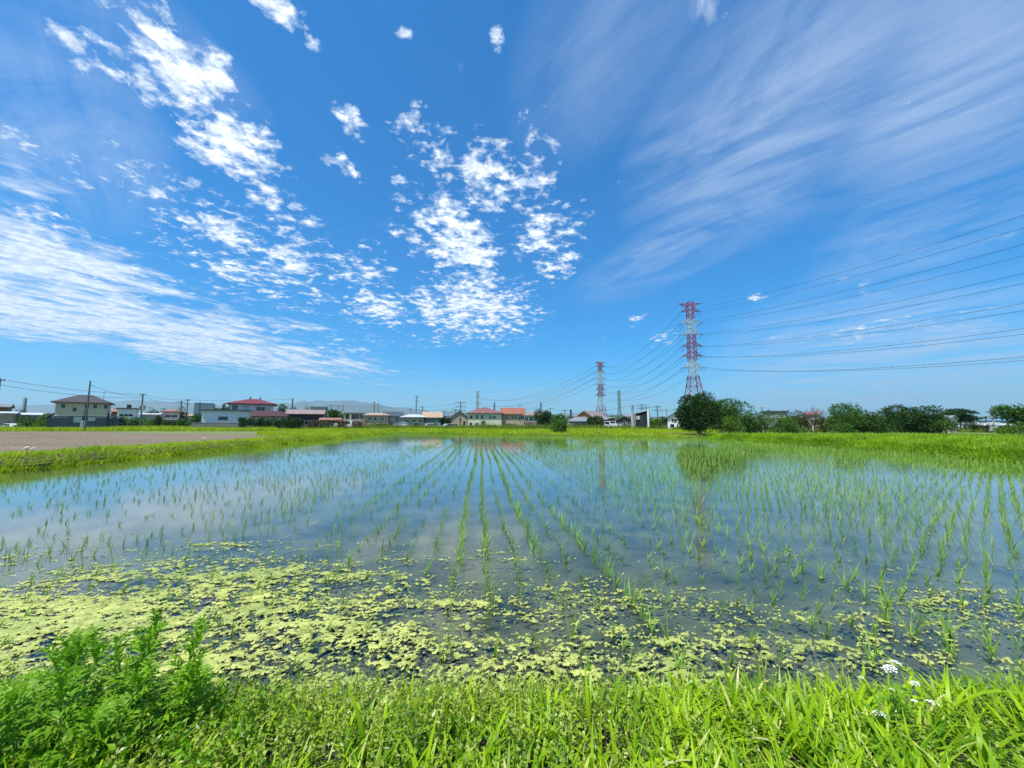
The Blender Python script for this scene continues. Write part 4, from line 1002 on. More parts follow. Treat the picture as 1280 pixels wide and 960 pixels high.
r, w, H, h, d = house('orange_roofed_house', 'rosy house with orange hip roof above a white veranda roof', 'house', 205, 226, 515, 511, 98, 'hip', mauve, roofO2, d=8, rl=.4, over=.5, wins=[(.0, .66, 2.6, .85), (-.7, .2, 1.0, 1.2), (.5, .2, 1.4, 1.2)])
MB().box(-w / 2 - 1.4, w / 2 + .9, -d / 2 - 1.7, -d / 2 - .02, H * .56, H * .56 + .2).build('veranda_roof', whiteW, r)
for u in (-w / 2 - 1.2, 0, w / 2 + .7): MB().box(u - .06, u + .06, -d / 2 - 1.6, -d / 2 - 1.48, 0, H * .56).build('veranda_post', frame_w, r)
house('blue_grey_warehouse', 'blue-grey windowless looking box warehouse in the distance', 'warehouse', 243, 267, 504.5, 503.8, 150, 'flat', teal, teal, d=12, over=.05, wins=[(.6, .5, 1.5, 1.2)])
house('dark_long_house', 'long dark house with a low grey roof right of the red roofed group', 'house', 361, 404, 517.5, 512.5, 96, 'gx', darkW, roofGB, d=8, over=.6, wins=[(-.5, .3, 2.0, 1.1), (.2, .3, 1.6, 1.1), (.7, .3, 1.4, 1.1)])
house('grey_flat_building', 'grey flat-topped building behind the dark long house', 'building', 388, 409, 509.2, 508.2, 130, 'flat', greyW, roofG, d=9, over=.2, wins=[(-.4, .6, 1.4, 1.0), (.4, .6, 1.4, 1.0)])
house('orange_roofed_shed', 'low open shed with faded orange roof beside the reddish hedge', 'shed', 401, 426, 525.4, 523, 90, 'gx', brownW, roofO2, d=5, over=.3, wins=[(.3, .3, 1.2, .8)])
# centre-left group
house('beige_apartment', 'distant beige flat-roofed apartment block with red-brown window bays', 'building', 431, 456, 516.5, 515.5, 140, 'flat', beige, roofGB, d=10, over=.15, wins=[(-.7, .62, 1.3, 1.7), (-.1, .62, 1.3, 1.7), (.3, .62, 1.3, 1.7), (.75, .62, 1.3, 1.7)], fm=frame_d)
house('tan_flat_house', 'tan house with low brown roof right of the beige apartment block', 'house', 456, 486, 519.5, 515.8, 118, 'hip', tan, roofT, d=9, rl=.6, over=.5, wins=[(-.55, .62, 1.0, 1.0), (-.1, .62, 1.0, 1.0), (.5, .62, 1.2, 1.0)])
house('dark_slate_house', 'house with dark slate roof behind the tan one', 'house', 483, 503, 520.5, 514.8, 124, 'gx', greyW, roofN, d=9, over=.5, wins=[(-.2, .58, 1.6, 1.1, CURT), (.4, .58, 1.2, 1.1), (.6, .2, 1.5, 1.3)])
house('pale_roofed_house', 'grey house under a broad pale grey hip roof', 'house', 504, 530, 521.8, 517.6, 110, 'hip', tan, roofP, d=9, rl=.5, over=.8, wins=[(-.6, .56, 1.3, .8), (.1, .56, 1.3, .8), (.7, .56, 1.0, .8), (.3, .12, 1.6, 1.4)])
house('white_gabled_porch', 'small garage with a white gable front before the pale roofed house', 'garage', 497, 511, 528.5, 525.2, 100, 'gy', whiteW, roofN, d=5, over=.25, wins=[(0, .1, 1.9, .9)])
r, w, H, h, d = house('brown_roofed_house', 'house with pinkish-brown roof and dark gable above a white ground floor', 'house', 530, 551, 521.5, 515, 116, 'gx', greyl, roofB if False else roofT, d=9, over=.6, lower=(.5, whiteW), wins=[(-.4, .62, 1.4, 1.0), (.4, .62, 1.4, 1.0), (.0, .15, 1.5, 1.2)])
# the three centre houses
house('tan_gabled_house', 'narrow tan house with a greenish gable left of the pale green house', 'house', 565, 584, 520.5, 514, 122, 'gy', tan, roofG, d=10, over=.4, wins=[(.1, .6, .9, 1.1), (.65, .14, 1.0, 1.9), (-.4, .2, .8, .8)])
r, w, H, h, d = house('pale_green_house', 'large pale green two-storey house with red-brown pyramid hip roof', 'house', 585, 627, 516.8, 508, 116, 'hip', paleG, roofB, d=11, rl=.08, over=.6,
    wins=[(-.80, .60, 1.0, 1.2), (-.45, .62, .8, 1.3), (-.15, .62, .8, 1.3), (.32, .62, .6, 1.2), (.55, .64, 1.2, .9), (-.82, .12, 1.0, 1.3), (-.46, .12, 1.3, 1.3), (.25, .10, 1.1, .8), (.6, .10, 1.1, .8)], door=(-.12, .9, 1.9, brownW))
MB().box(-w * .09, w * -.03 + .5, -d / 2 - .9, -d / 2 - .02, 2.2, 2.32).build('door_canopy', frame_d, r)
for u in (-.28, .18): MB().bar((w / 2 * u, -d / 2 - .07, 0), (w / 2 * u, -d / 2 - .07, H), .05, n=6).build('downpipe', frame_w, r)
r, w, H, h, d = house('orange_gabled_house', 'tan house with a bright orange tiled roof in the centre', 'house', 627, 655, 517.2, 509.5, 120, 'gx', tan, roofO, d=11, rot=0, over=.6,
    wins=[(.02, .66, .7, .8), (.25, .66, .7, .8), (.62, .50, .6, 1.5), (.85, .6, 1.1, 1.3), (-.4, .18, 1.0, .9), (.68, .12, .8, .7), (-.5, .6, .9, .9)])
house('two_tone_house', 'house with grey-brown hip roof, beige upper and dark brown lower floor', 'house', 656, 677, 519.6, 513.5, 118, 'hip', beige, roofGB, d=9, rl=.3, over=.7, wins=[(-.8, .58, 1.1, 1.3), (-.25, .58, 1.0, 1.3), (.25, .58, 1.1, 1.3), (.75, .6, .8, 1.0), (.1, .1, .9, 1.0)], lower=(.5, brownW))
# centre-right group
house('low_dark_house', 'low dark house under a wide greenish grey hip roof with a black chimney', 'house', 711, 739, 527, 520.5, 100, 'hip', darkW, roofG, d=9, rl=.4, over=.8, wins=[(-.75, .35, 1.2, 1.0, CURT), (-.2, .2, 1.4, 1.3), (.25, .2, 1.6, 1.2), (.7, .2, 1.2, 1.2)])
r, w, H, h, d = house('upper_grey_house', 'greenish roof rising behind the low dark house', 'house', 716, 729, 521, 518, 112, 'hip', greyW, roofG, d=8, rl=.5, over=.4, wins=[(0, .7, .9, .5)])
MB().box(-w / 2 - .9, -w / 2 - .3, -.3, .3, H * .6, H + 2.3).build('chimney', frame_d, r)
house('orange_timber_house', 'orange-brown timber house with its gable towards the paddy and pale roof', 'house', 730, 751, 521, 514, 108, 'gy', orangeW, roofGB, d=12, over=.6, wins=[(-.25, .55, .9, 1.2), (.45, .6, .8, .8), (-.6, .6, .7, .9)], rot=R(-22))
house('green_roofed_shed', 'small shed with mossy gable roof right of the distant pylon', 'shed', 756, 767, 524.5, 521.8, 102, 'gx', tan, roofG, d=6, over=.4, wins=[(0, .4, 1.0, .8)])
house('brown_gabled_house', 'dark brown house with a broad low gable facing the paddy', 'house', 768, 791, 526, 520.5, 90, 'gy', brownW, roofG, d=10, over=.5, wins=[(-.55, .2, 1.0, 1.3, CURT), (.0, .2, .5, 1.7), (.4, .2, .5, 1.7), (.75, .25, .7, 1.4)])
house('grey_back_house', 'grey roof showing behind the black cube house', 'house', 782, 798, 521, 518.2, 112, 'gx', greyW, roofG, d=7, wins=[(0, .6, 1, .8)])
r, w, H, h, d = house('black_modern_house', 'modern black house with a slanting flat roof and pale frame', 'house', 792, 810, 518, 513.5, 84, 'shed', black, roofP, d=9, over=.25, wins=[(-.25, .66, .9, 1.0, CURT), (.3, .35, .5, 1.9), (-.1, .12, 1.3, .5)], fm=frame_d, rot=R(-4))
MB().box(w / 2 + .02, w / 2 + .4, -d / 2 - .35, d / 2, 0, H + h + .1).build('side_wall', whiteW, r); MB().box(-w / 2 - .3, -w / 2 - .02, -d / 2 - .3, d / 2, 0, H - .05).build('side_wall', whiteW, r)
MB().box(-w * .38, -w * .30, -d / 2 - .2, -d / 2 - .01, 0, H).build('post', greyW, r)
r, w, H, h, d = house('white_gabled_house', 'white house with a low reddish-brown gable, partly behind the large dark tree', 'house', 833, 858, 522, 514.6, 80, 'gy', whiteW, roofB, d=10, over=.4, wins=[(-.35, .64, 1.1, .8), (-.55, .22, .9, .8), (.45, .22, 1.0, .8), (.45, .68, .5, .5), (-.02, .1, .4, 1.0)])
MB().bar((.6, -d / 2 - .08, 0), (.6, -d / 2 - .08, H + 1.0), .06, n=6).build('downpipe', frame_d, r)
house('flat_roof_behind', 'dark flat roof of a building showing above the right bushes', 'building', 953, 983, 515, 513.6, 80, 'flat', greyW, roofD, d=8, over=.3, wins=[(-.3, .5, 1.2, .8), (.4, .5, 1.2, .8)])
house('orange_shed_roof', 'orange-tiled roof glimpsed behind the bare grey tree', 'house', 1008, 1024, 518.5, 515.5, 85, 'gx', beige, roofO2, d=6, over=.3, wins=[(0, .5, 1.0, .8)])
# right group
house('grey_gabled_house', 'weathered grey-beige house with a tall narrow gable at the right end of the trees', 'house', 1180, 1192, 524, 520.5, 58, 'gx', beige, roofG, d=6, over=.2, wins=[(.3, .35, .6, .6)], rot=R(-12))
house('pale_low_house', 'low house under a broad pale tiled roof right of the umbrella pine', 'house', 1224, 1254, 532.2, 528, 62, 'hip', brownW, roofP, d=7, rl=.35, over=.7, wins=[(-.5, .15, 1.1, 1.0), (.1, .15, 1.1, 1.0), (.65, .15, 1.0, 1.0, CURT)], zb=.15)
house('far_blue_roof', 'long distant blue-green factory roof on the right', 'warehouse', 1222, 1262, 526, 523.6, 140, 'gx', greyW, surf('blue-green metal roof', (.10, .24, .32), .5, .1, 2), d=14, over=.4, wins=[(.2, .4, 2, 1)])
house('teal_canopy', 'small pale metal roof between the pine and the low house', 'shed', 1211, 1225, 531.5, 529.5, 70, 'gx', greyW, roofP, d=4, over=.3, wins=[(0, .2, 1.2, .9)])
# small far houses filling gaps between the near ones
far_list = [(62, 72, 520, 517, 170, 'gx', brownW, roofN, 'tiny dark roof just left of the large two-storey house'), (268, 286, 511.5, 510, 160, 'flat', whiteW, roofG, 'pale distant block left of the red roofed house'),
            (556, 566, 523, 519.5, 170, 'hip', greyW, roofN, 'tiny dark roofed house left of the tan gabled house'), (425, 436, 518, 515, 190, 'gx', whiteB, roofG, 'tiny pale house left of the beige apartment block'),
            (688, 700, 524, 521, 180, 'hip', brownW, roofN, 'tiny dark house behind the lone green bush'), (701, 711, 524, 521.5, 190, 'gx', greyW, roofD, 'tiny grey house left of the low dark house'),
            (817, 834, 524, 521, 150, 'flat', whiteB, roofG, 'pale distant block between the black and the white house'), (184, 196, 517, 514.5, 190, 'gx', teal, roofN, 'tiny blue-grey house behind the pale shed'),
            (227, 242, 520, 517.5, 170, 'gx', beige, roofT, 'tiny beige house right of the orange roofed house'), (1204, 1214, 524, 521.5, 100, 'gx', whiteW, roofG, 'tiny white house under the umbrella pine')]
for (a, b, ey, ry, Yd, kd, wm, rm, lb) in far_list: house('far_house', lb, 'house', a, b, ey, ry, Yd, kd, wm, rm, d=8, wins=[(-.4, .5, 1.2, 1.1), (.4, .5, 1.2, 1.1)])
for o in bpy.data.objects: clean(o)

# ------------------------------------------------------------------ cars
def car(px, Y, rot, paint, label, L=4.3, Hh=1.45, van=False, py=None):
    x = (px - 640) * Y / 483; r = empty('parked_car', (x, Y, .15), rot, label, 'van' if van else 'car', 'parked cars by the houses')
    prof = [(-.5, .28), (-.5, .62), (-.44, .68), (-.40, .98), (.28, 1.0), (.36, .72), (.5, .68), (.5, .28)] if van else [(-.5, .25), (-.49, .55), (-.42, .64), (-.30, .98), (.10, 1.0), (.24, .66), (.46, .55), (.5, .25)]
    w = .85; mb = MB(); n = len(prof)
    mb.add([(a * L, -w * (.86 if b > .7 else 1), b * Hh) for a, b in prof] + [(a * L, w * (.86 if b > .7 else 1), b * Hh) for a, b in prof], [tuple(range(n)), tuple(range(2 * n - 1, n - 1, -1))] + [(i, n + i, n + (i + 1) % n, (i + 1) % n) for i in range(n)])
    mb.build('body', paint, r)
    for s in (-1, 1):
        y = s * (w + .004); yt = s * (w * .86 + .05)
        g_ = MB(); a0, a1 = (-.38, .26) if van else (-.30, .14)
        g_.add([(a0 * L, y, .68 * Hh), (a1 * L + .1 * L, y, .68 * Hh), (a1 * L, yt, .94 * Hh), ((a0 + .05) * L, yt, .94 * Hh), (a0 * L, y * .95, .68 * Hh), ((a1 + .1) * L, y * .95, .68 * Hh), (a1 * L, yt * .95, .94 * Hh), ((a0 + .05) * L, yt * .95, .94 * Hh)],
               [(0, 1, 2, 3), (7, 6, 5, 4), (0, 4, 5, 1), (1, 5, 6, 2), (2, 6, 7, 3), (3, 7, 4, 0)]); g_.build('side_window', GLASS, r)
        for a in (-.31, .31):
            wh = MB().bar((a * L, s * (w - .18), .3), (a * L, s * (w + .03), .3), .3, n=14).build('wheel', tyre, r); MB().bar((a * L, s * (w + .03), .3), (a * L, s * (w + .045), .3), .17, n=10).build('rim', silver, wh)
    ws = MB(); f0, f1 = ((.36, .72), (.285, .985)) if van else ((.235, .68), (.115, .97))
    ws.add([(f0[0] * L + .02, -w * .8, f0[1] * Hh), (f0[0] * L + .02, w * .8, f0[1] * Hh), (f1[0] * L + .02, w * .7, f1[1] * Hh), (f1[0] * L + .02, -w * .7, f1[1] * Hh), (f0[0] * L - .04, -w * .8, f0[1] * Hh), (f0[0] * L - .04, w * .8, f0[1] * Hh), (f1[0] * L - .04, w * .7, f1[1] * Hh), (f1[0] * L - .04, -w * .7, f1[1] * Hh)],
           [(0, 1, 2, 3), (7, 6, 5, 4), (0, 4, 5, 1), (1, 5, 6, 2), (2, 6, 7, 3), (3, 7, 4, 0)]); ws.build('windscreen', GLASS, r)
    for s in (-1, 1): MB().box(L * .475, L * .5 + .01, s * .6 - .15, s * .6 + .15, .42 * Hh, .52 * Hh).build('headlight', frame_w, r)
    return r
car(14, 87.5, R(170), whitepaint, 'white car parked at the far left beside the beige outbuilding', Hh=1.5)
car(540, 99, R(8), whitepaint, 'white car parked in front of the brown roofed house')
car(432, 85.6, R(175), whitepaint, 'white low car parked behind the reddish hedge', Hh=2.1, van=True)
car(563, 100, R(35), silver, 'silver car parked beside the tan gabled house')
car(763, 88, R(-80), whitepaint, 'small white van parked left of the brown gabled house', L=3.6, Hh=2.0, van=True)
car(1216, 108, R(10), darkcar, 'dark car parked left of the pale low house at the right')
car(1199, 112, R(170), whitepaint, 'white car parked below the umbrella pine')

# ------------------------------------------------------------------ utility poles and their wires
POLE = {}
def pole(key, px, pyt, Y, label, arms=2, trans=False, mat=None, wdt=.16, zb=.15, aw=1.1, rot=0):
    t = at(px, pyt, Y); H = t.z - zb; m = mat or poleD
    r = empty('utility_pole', (t.x, Y, zb), rot, label, 'utility pole', 'utility poles')
    MB().bar((0, 0, -.3), (0, 0, H), wdt, wdt * .7, 8).build('pole', m, r)
    for k in range(arms):
        z = H - .35 - k * 1.0; a = MB().box(-aw, aw, -.06 - wdt, .04 - wdt, z - .06, z + .06).build('crossarm', steelG if m is not poleD else m, r)
        for u in (-.9, -.35, .35, .9): MB().bar((u * aw, -wdt, z + .06), (u * aw, -wdt, z + .28), .05, .03, 6).build('insulator', insul if m is poleD else frame_w, a)
    if trans: MB().bar((.42, 0, H - 3.6), (.42, 0, H - 2.6), .27, n=10).build('transformer', greyW, r); 
    if trans: MB().bar((-.42, 0, H - 3.5), (-.42, 0, H - 2.7), .22, n=10).build('transformer', greyW, r)
    POLE[key] = Vector((t.x, Y, zb + H - .1)); return r
pole('a', 0, 473, 60, 'pole top at the extreme left edge of the view', 1, wdt=.2)
pole('b', 113, 476, 72, 'tall dark pole in front of the large two-storey house', 0, wdt=.15)
pole('c', 179, 492, 84, 'dark pole with two transformers beside the pale shed', 1, True, aw=.6)
pole('d', 227, 501, 104, 'pole with a wide crossarm right of the orange roofed house', 1, wdt=.18)
pole('e', 235, 499, 108, 'pole close beside the one right of the orange roofed house', 2, aw=.7)
pole('f', 250, 502, 92, 'thin pole at the left end of the long white annex', 0)
pole('g', 366, 498, 110, 'pole behind the dark trees right of the red roofed house', 0, wdt=.24)
pole('h', 205, 510, 120, 'short pole left of the orange roofed house', 1)
pole('i', 147, 510, 130, 'short pole at the left end of the white flat building', 1)
pole('j', 414, 506, 150, 'pole above the green tree right of the dark long house', 1, aw=1.5)
pole('k', 423, 507, 160, 'pole above the orange roofed shed', 1)
pole('l', 480, 512, 120, 'pole above the tan flat house', 0)
pole('m', 528, 508, 150, 'pole with crossarms left of the brown roofed house', 2)
pole('n', 576, 502, 100, 'tall pole with crossarms in front of the tan gabled house', 3, aw=1.3)
pole('o', 569, 511, 130, 'short pole with wide crossarm left of the tan gabled house', 1, aw=1.4)
pole('p', 618, 503, 140, 'thick pole behind the pale green house', 0, wdt=.35)
pole('q', 555, 513, 160, 'short pole above the dark round tree', 1)
pole('r', 676, 503, 130, 'thick pole behind the two-tone house', 0, wdt=.33)
pole('s', 688, 510, 150, 'thin pole above the dark green tree in the centre', 1)
pole('t', 706, 512, 140, 'thin pole left of the low dark house', 1)
pole('u', 729, 514, 150, 'pole hardly taller than the orange timber house', 0)
pole('v', 790.5, 505.5, 82, 'pale concrete pole at the left side of the black modern house', 1, mat=conc, wdt=.3)
pole('w', 802, 505, 110, 'pole with crossarms behind the black modern house', 3, aw=1.4)
pole('x', 821.5, 507, 100, 'dark pole right of the black modern house', 2, aw=1.0)
pole('y', 833, 511, 88, 'pole with one long crossarm left of the white house', 1, mat=conc, aw=1.6)
pole('z', 952, 507, 60, 'grey pole top above the flat roof behind the bushes', 1, mat=conc, wdt=.1, aw=.5)
pole('aa', 1239, 511, 60, 'pale pole with crossarms in front of the pale low house', 3, True, mat=conc, wdt=.14, aw=.9)
pole('ab', 1232, 520, 95, 'dark short pole behind the pale low house', 1)
for k, (a, b) in enumerate([]): pass
for k, (px, pt, Yd, lb) in enumerate([(188, 509, 190, 'thin distant pole behind the pale shed'), (513, 511, 220, 'thin distant pole left of the tall central pylon'), (808, 508, 170, 'thin distant pole above the black modern house'), (160, 505, 400, 'faint distant mast above the white flat building'),
                                      (650, 506, 210, 'thin distant pole above the orange tiled roof'), (300, 0, 0, '')]):
    if lb: pole('far%d' % k, px, pt, Yd, lb, 1, aw=1.4)
def sagline(name, p, q, sag, rad, label, cat='wire', mat=None, n=14, group=None, parent=None, spacers=0):
    pts = [p.lerp(q, i / n) - Vector((0, 0, 4 * sag * (i / n) * (1 - i / n))) for i in range(n + 1)]
    o = MB().tube([x - p for x in pts], rad, 5).build(name, mat or wire_m, parent); o.location = p
    if label: tag(o, label, cat, group)
    if spacers:
        sm = MB().box(-.12, .12, -.06, .06, -.14, .14).mesh('spacer', insul)
        for i in range(1, spacers):
            t = i / spacers; link('spacer', sm, o, p.lerp(q, t) - Vector((0, 0, 4 * sag * t * (1 - t))) - p)
    return o
for (a, b, dz, lb) in [('a', 'c', 0, 'long wire from the left edge past the large house to the transformer pole'), ('a', 'c', -.9, 'lower wire from the left edge to the transformer pole'), ('c', 'e', 0, 'wire from the transformer pole to the pole by the orange roofed house'), ('c', 'd', -.5, 'lower wire right of the transformer pole'),
                       ('e', 'g', 0, 'wire above the red roofed house'), ('n', 'm', 0, 'wire left of the tall pole at the tan gabled house'), ('m', 'j', 0, 'wire above the centre-left roofs'), ('n', 'm', -1.2, 'lower wire left of the tall pole at the tan gabled house'),
                       ('t', 's', 0, 'wire left of the low dark house'), ('u', 't', 0, 'wire above the low dark house'), ('v', 'x', 0, 'wire over the black modern house'), ('v', 'u', 0, 'wire left of the pale concrete pole'), ('x', 'y', 0, 'short wire to the pole by the white house'), ('w', 'x', -.8, 'wire behind the black modern house'), ('b', 'c', -.6, 'wire from the tall dark pole to the transformer pole')]:
    sagline('overhead_wire', POLE[a] + Vector((0, -.15, dz)), POLE[b] + Vector((0, -.15, dz)), .55, .028, lb, 'wire', group='overhead wires between utility poles')

# ------------------------------------------------------------------ pylons
def widthf(z, H, b):      # half width of the tower body
    t = z / H
    return b * (1 - t / .42) + .30 * b * 1.05 * (t / .42) if t < .42 else .315 * b + (.235 * b - .315 * b) * ((t - .42) / .58)
def pylon(loc, H, az, mat, label, base=6.3, arms=None, rad=.17, group='pylons of the high-voltage line', ins=True, thin=1.0, nlv=15, cat='pylon', name='pylon'):
    """square lattice tower; az turns the crossarms"""
    r = empty(name, loc, az, label, cat, group)
    lv = [0]; z = 0
    while z < H - .8:
        z += max(widthf(z, H, base) * 1.5, H / 26); lv.append(min(z, H))
    if H - lv[-2] < 1: lv.pop(-2)
    cor = lambda z, i: Vector(((1, -1, -1, 1)[i] * widthf(z, H, base), (1, 1, -1, -1)[i] * widthf(z, H, base), z))
    for i in range(4):
        mb = MB()
        for a, b in zip(lv[:-1], lv[1:]): mb.bar(cor(a, i), cor(b, i), rad * (1.25 if a < H * .4 else 1), n=4)
        mb.build('leg', mat, r)
    for i in range(4):
        j = (i + 1) % 4; mb = MB()
        for a, b in zip(lv[:-1], lv[1:]):
            mb.bar(cor(a, i), cor(b, j), rad * .6); mb.bar(cor(a, j), cor(b, i), rad * .6); mb.bar(cor(b, i), cor(b, j), rad * .6)
        mb.build('lattice_bracing', mat, r)
    tips = []
    for k, (z, hw, earth_) in enumerate(arms):
        mb = MB(); wz = widthf(z, H, base); up = H * .028
        for s in (-1, 1):
            tip = Vector((s * hw, 0, z + (up * .2 if earth_ else 0)))
            for yy in (-1, 1):
                a0 = Vector((s * wz, yy * wz, z)); mb.bar(a0, tip, rad * .7); 
                a1 = Vector((s * wz, yy * wz, z + (-up if earth_ else up))); mb.bar(a1, tip, rad * .6)
                m0 = a0.lerp(tip, .5); m1 = a1.lerp(tip, .5); mb.bar(m0, m1, rad * .45); mb.bar(a1, m0, rad * .45)
            mb.bar(Vector((s * wz, wz, z)).lerp(tip, .5), Vector((s * wz, -wz, z)).lerp(tip, .5), rad * .45)
        a = mb.build('crossarm', mat, r)
        for s in (-1, 1):
            tips.append((k, s, Vector((s * hw, 0, z))))
            if ins and not earth_:
                # tension strings fore and aft with a jumper loop hanging between
                q = MB()
                for yy in (-1, 1): q.bar((s * hw, yy * .15, z - .1), (s * hw + s * .2, yy * 3.0, z - .9), .16, n=6)
                pts = [Vector((s * hw + s * .2, -3.0 + 6 * t, z - .9 - 2.1 * 4 * t * (1 - t))) for t in [i / 6 for i in range(7)]]
                q.tube(pts, .06); q.build('insulator_string', insul, a)
    M_ = Matrix.Translation(Vector(loc)) @ Matrix.Rotation(az, 4, 'Z')
    return r, [(k, s, M_ @ t) for k, s, t in tips]
def armlist(H): return [(H * f, H * hw, e) for f, hw, e in ((.985, .088, True), (.925, .072, False), (.83, .078, False), (.735, .082, False), (.64, .078, False), (.56, .078, False), (.47, .078, False))]
def bands(H): return [(H * a, H * b) for a, b in ((.86, 1.01), (.52, .735), (.20, .40))]
Hm = at(868, 378, 218).z - .15
bm_ = bandmat('red and white tower paint', bands(Hm), Hm)
X1 = at(868, 500, 218).x
LOC = [(178, -62, .15), (X1, 218, .15), (at(751, 500, 435).x, 435, .15), (at(597, 500, 830).x, 830, .15), (at(520.5, 500, 985).x, 985, .15)]
AZ = []
for i in range(5):
    a = Vector(LOC[max(0, i - 1)]); b = Vector(LOC[min(4, i + 1)]); dd = b - a; AZ.append(math.atan2(-dd.x, dd.y))
H2 = at(751, 452, 435).z; H3 = at(597, 489, 830).z; H4 = at(520.5, 495, 985).z
bm2 = bandmat('red and white far tower paint', [(H2 * a, H2 * b) for a, b in ((.84, .99), (.44, .64), (.10, .30))], H2)
PY = []
PY.append(pylon(LOC[0], Hm, AZ[0], bm_, 'red and white pylon of the same line beyond the right edge', arms=armlist(Hm)))
PY.append(pylon(LOC[1], Hm, R(-4), bm_, 'tallest red and white pylon, rising behind the large dark tree', arms=armlist(Hm), rad=.2))
PY.append(pylon(LOC[2], H2, AZ[2], bm2, 'smaller red and white pylon above the orange timber house', arms=armlist(H2), rad=.26))
PY.append(pylon(LOC[3], H3, R(20), steelG, 'grey pylon showing above the pale green house', arms=armlist(H3)[0:7:2], rad=.4, base=6.5))
PY.append(pylon(LOC[4], H4, R(30), steelG, 'slim grey pylon above the pale roofed house', arms=armlist(H4)[0:4:2], rad=.5, base=4, ins=False))
wn_lab = {0: 'from the tallest pylon to the right edge', 1: 'between the tallest and the smaller red pylon', 2: 'from the smaller red pylon to the grey pylon'}
lvn = ['topmost ground', 'uppermost conductor', 'second conductor', 'third conductor', 'fourth conductor', 'fifth conductor', 'lowest conductor']
for i in range(3):
    A_ = {(k, s): p for k, s, p in PY[i][1]}; B_ = {(k, s): p for k, s, p in PY[i + 1][1]}
    for (k, s), p in A_.items():
        kb = k if (k, s) in B_ else None
        if i == 2:
            if k > 3: continue
            kb = k
        q = B_[(kb, s)]
        L = (q - p).length
        d = (q - p).normalized(); ins = 0 if k == 0 else 3.0
        dz = Vector((0, 0, -.9 if k else 0))
        sag = (10.3 + .75 * k if i == 0 else (11 if i == 1 else 20)) * (1.0 if k else .6)
        rad = (.055, .08, .14)[i] * (.3 if k == 0 else 1)
        sagline('power_line', p + d * ins + dz, q - d * ins + dz, sag, rad, f'{lvn[k]} wire, {"left" if s < 0 else "right"} side, {wn_lab[i]}', 'power line', wire_g, 26, 'wires of the high-voltage line', spacers=(9 if i == 0 and k else 0))
# other towers
def smallpylon(px, pyt, Y, label, mat=steelG, base=3.2, rad=.25, arms=((.97, .07), (.85, .07), (.73, .07)), name='pylon', cat='pylon', group='distant small pylons'):
    t = at(px, pyt, Y); H = t.z - .15
    return pylon((t.x, Y, .15), H, R(-8), mat, label, base=base, arms=[(H * a, H * b, i == 0) for i, (a, b) in enumerate(arms)], rad=rad, ins=False, group=group, name=name, cat=cat)
steelT = surf('greenish steel', (.14, .26, .26), .6, .15, 3)
smallpylon(773.5, 488, 430, 'slender green-grey pylon right of the smaller red and white one', steelT, 4.2, .26, ((.97, .05), (.86, .055), (.74, .05), (.6, .05)))
smallpylon(467.5, 502, 700, 'faint grey pylon above the tan flat house', steelG, 5, .45)
smallpylon(472.5, 503.5, 760, 'fainter grey pylon just right of the faint one above the tan flat house', steelG, 4, .4)
smallpylon(32, 497, 420, 'grey lattice mast with a small platform above the low shed at the far left', steelG, 3.2, .28, ((.97, .05), (.92, .06)), 'lattice_mast', 'mast', 'masts')
smallpylon(428, 505, 620, 'faint pylon behind the beige apartment block', steelG, 4, .4)

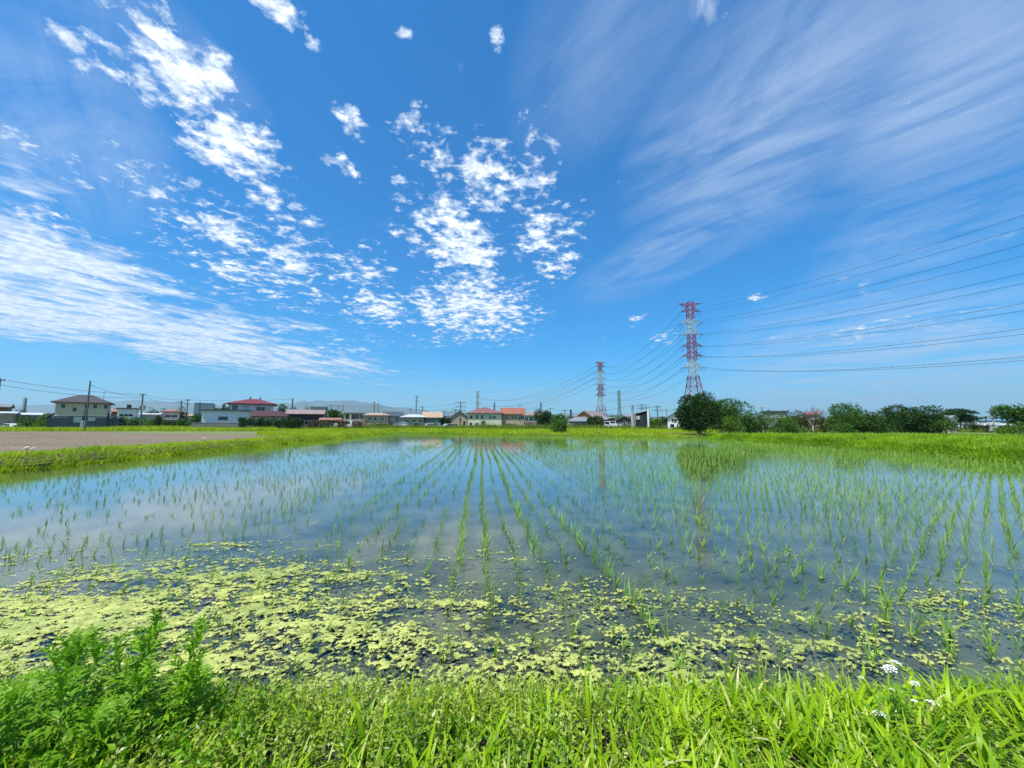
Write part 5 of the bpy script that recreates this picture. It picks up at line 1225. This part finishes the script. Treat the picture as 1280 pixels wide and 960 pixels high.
# ------------------------------------------------------------------ mountains far off
hill_m = surf('mountain forest', (.045, .085, .06), .95, .3, .002)
def range_(name, px0, px1, Y, prof, seed, zamp=1.0):
    n = 90; mb = MB(); rows = []
    r_ = np.random.default_rng(seed)
    for i in range(n + 1):
        t = i / n; px = px0 + (px1 - px0) * t; x = (px - 640) * Y / 484
        tp = at(px, float(np.interp(px, [p[0] for p in prof], [p[1] for p in prof])), Y).z + r_.normal(0, .0016 * Y)
        tp = max(tp, .2)
        rows.append([(x, Y - tp * 2.4, .1), (x + r_.normal(0, 30), Y - tp * 1.1, tp * .52 + r_.normal(0, tp * .05)), (x, Y, tp), (x, Y + tp * 2, .1)])
    for q in rows: mb.v += q
    for i in range(n):
        for j in range(3): mb.f.append((i * 4 + j, i * 4 + 4 + j, i * 4 + 5 + j, i * 4 + 1 + j))
    tag(mb.build(name, hill_m, smooth=True), kind='structure')
range_('mountains_west', -150, 560, 9500, [(-150, 514), (0, 507), (60, 506), (120, 503), (180, 500), (230, 504), (300, 508), (370, 503), (410, 501), (440, 500), (470, 506), (520, 511), (560, 520)], 1)
range_('mountains_north', 480, 860, 10500, [(480, 519), (560, 514), (640, 515), (700, 517), (800, 519), (860, 527)], 2)
range_('mountains_east', 1060, 1420, 9800, [(1060, 528), (1140, 525), (1220, 523), (1280, 519), (1420, 516)], 3)
# distant wooded plain edge
def farwood(px0, px1, Y, n, seed, label, mat):
    r_ = np.random.default_rng(seed); px = r_.uniform(px0, px1, n); x = (px - 640) * Y / 484; y = Y + r_.uniform(-40, 40, n)
    top = 4 + 7 * vnoise(x * .03 + 500, y * 0 + 3, seed, 3); z = r_.uniform(0, 1, n) * top
    V, T = leaves(np.stack([x, y, z + .1], -1), r_.normal(size=(n, 3)), r_.uniform(1.2, 2.6, n), .7)
    tag(link('distant_wood', npmesh('distant_wood', V, [T], mat)), label, 'wood', kind='stuff')
farwood(-60, 600, 420, 9000, 5, 'low line of distant trees behind the left and centre houses', tree_d)
farwood(560, 1340, 380, 9000, 6, 'low line of distant trees behind the right houses', tree_g)

# ------------------------------------------------------------------ haze
hz = MB().box(-OUT - 600, OUT + 600, -3200, OUT + 600, -1.3, 900).build('haze', surf('tmp', (1, 1, 1)))
hm, g = newmat('haze air'); pvn = g.new('ShaderNodeVolumePrincipled'); pvn.inputs['Color'].default_value = (.62, .86, 1, 1); pvn.inputs['Density'].default_value = 9e-5; pvn.inputs['Anisotropy'].default_value = .2
g.put(g.new('ShaderNodeOutputMaterial').inputs['Volume'], pvn.outputs[0]); hz.data.materials.clear(); hz.data.materials.append(hm)
tag(hz, kind='stuff', label='thin blue haze that fades the far mountains', cat='haze')
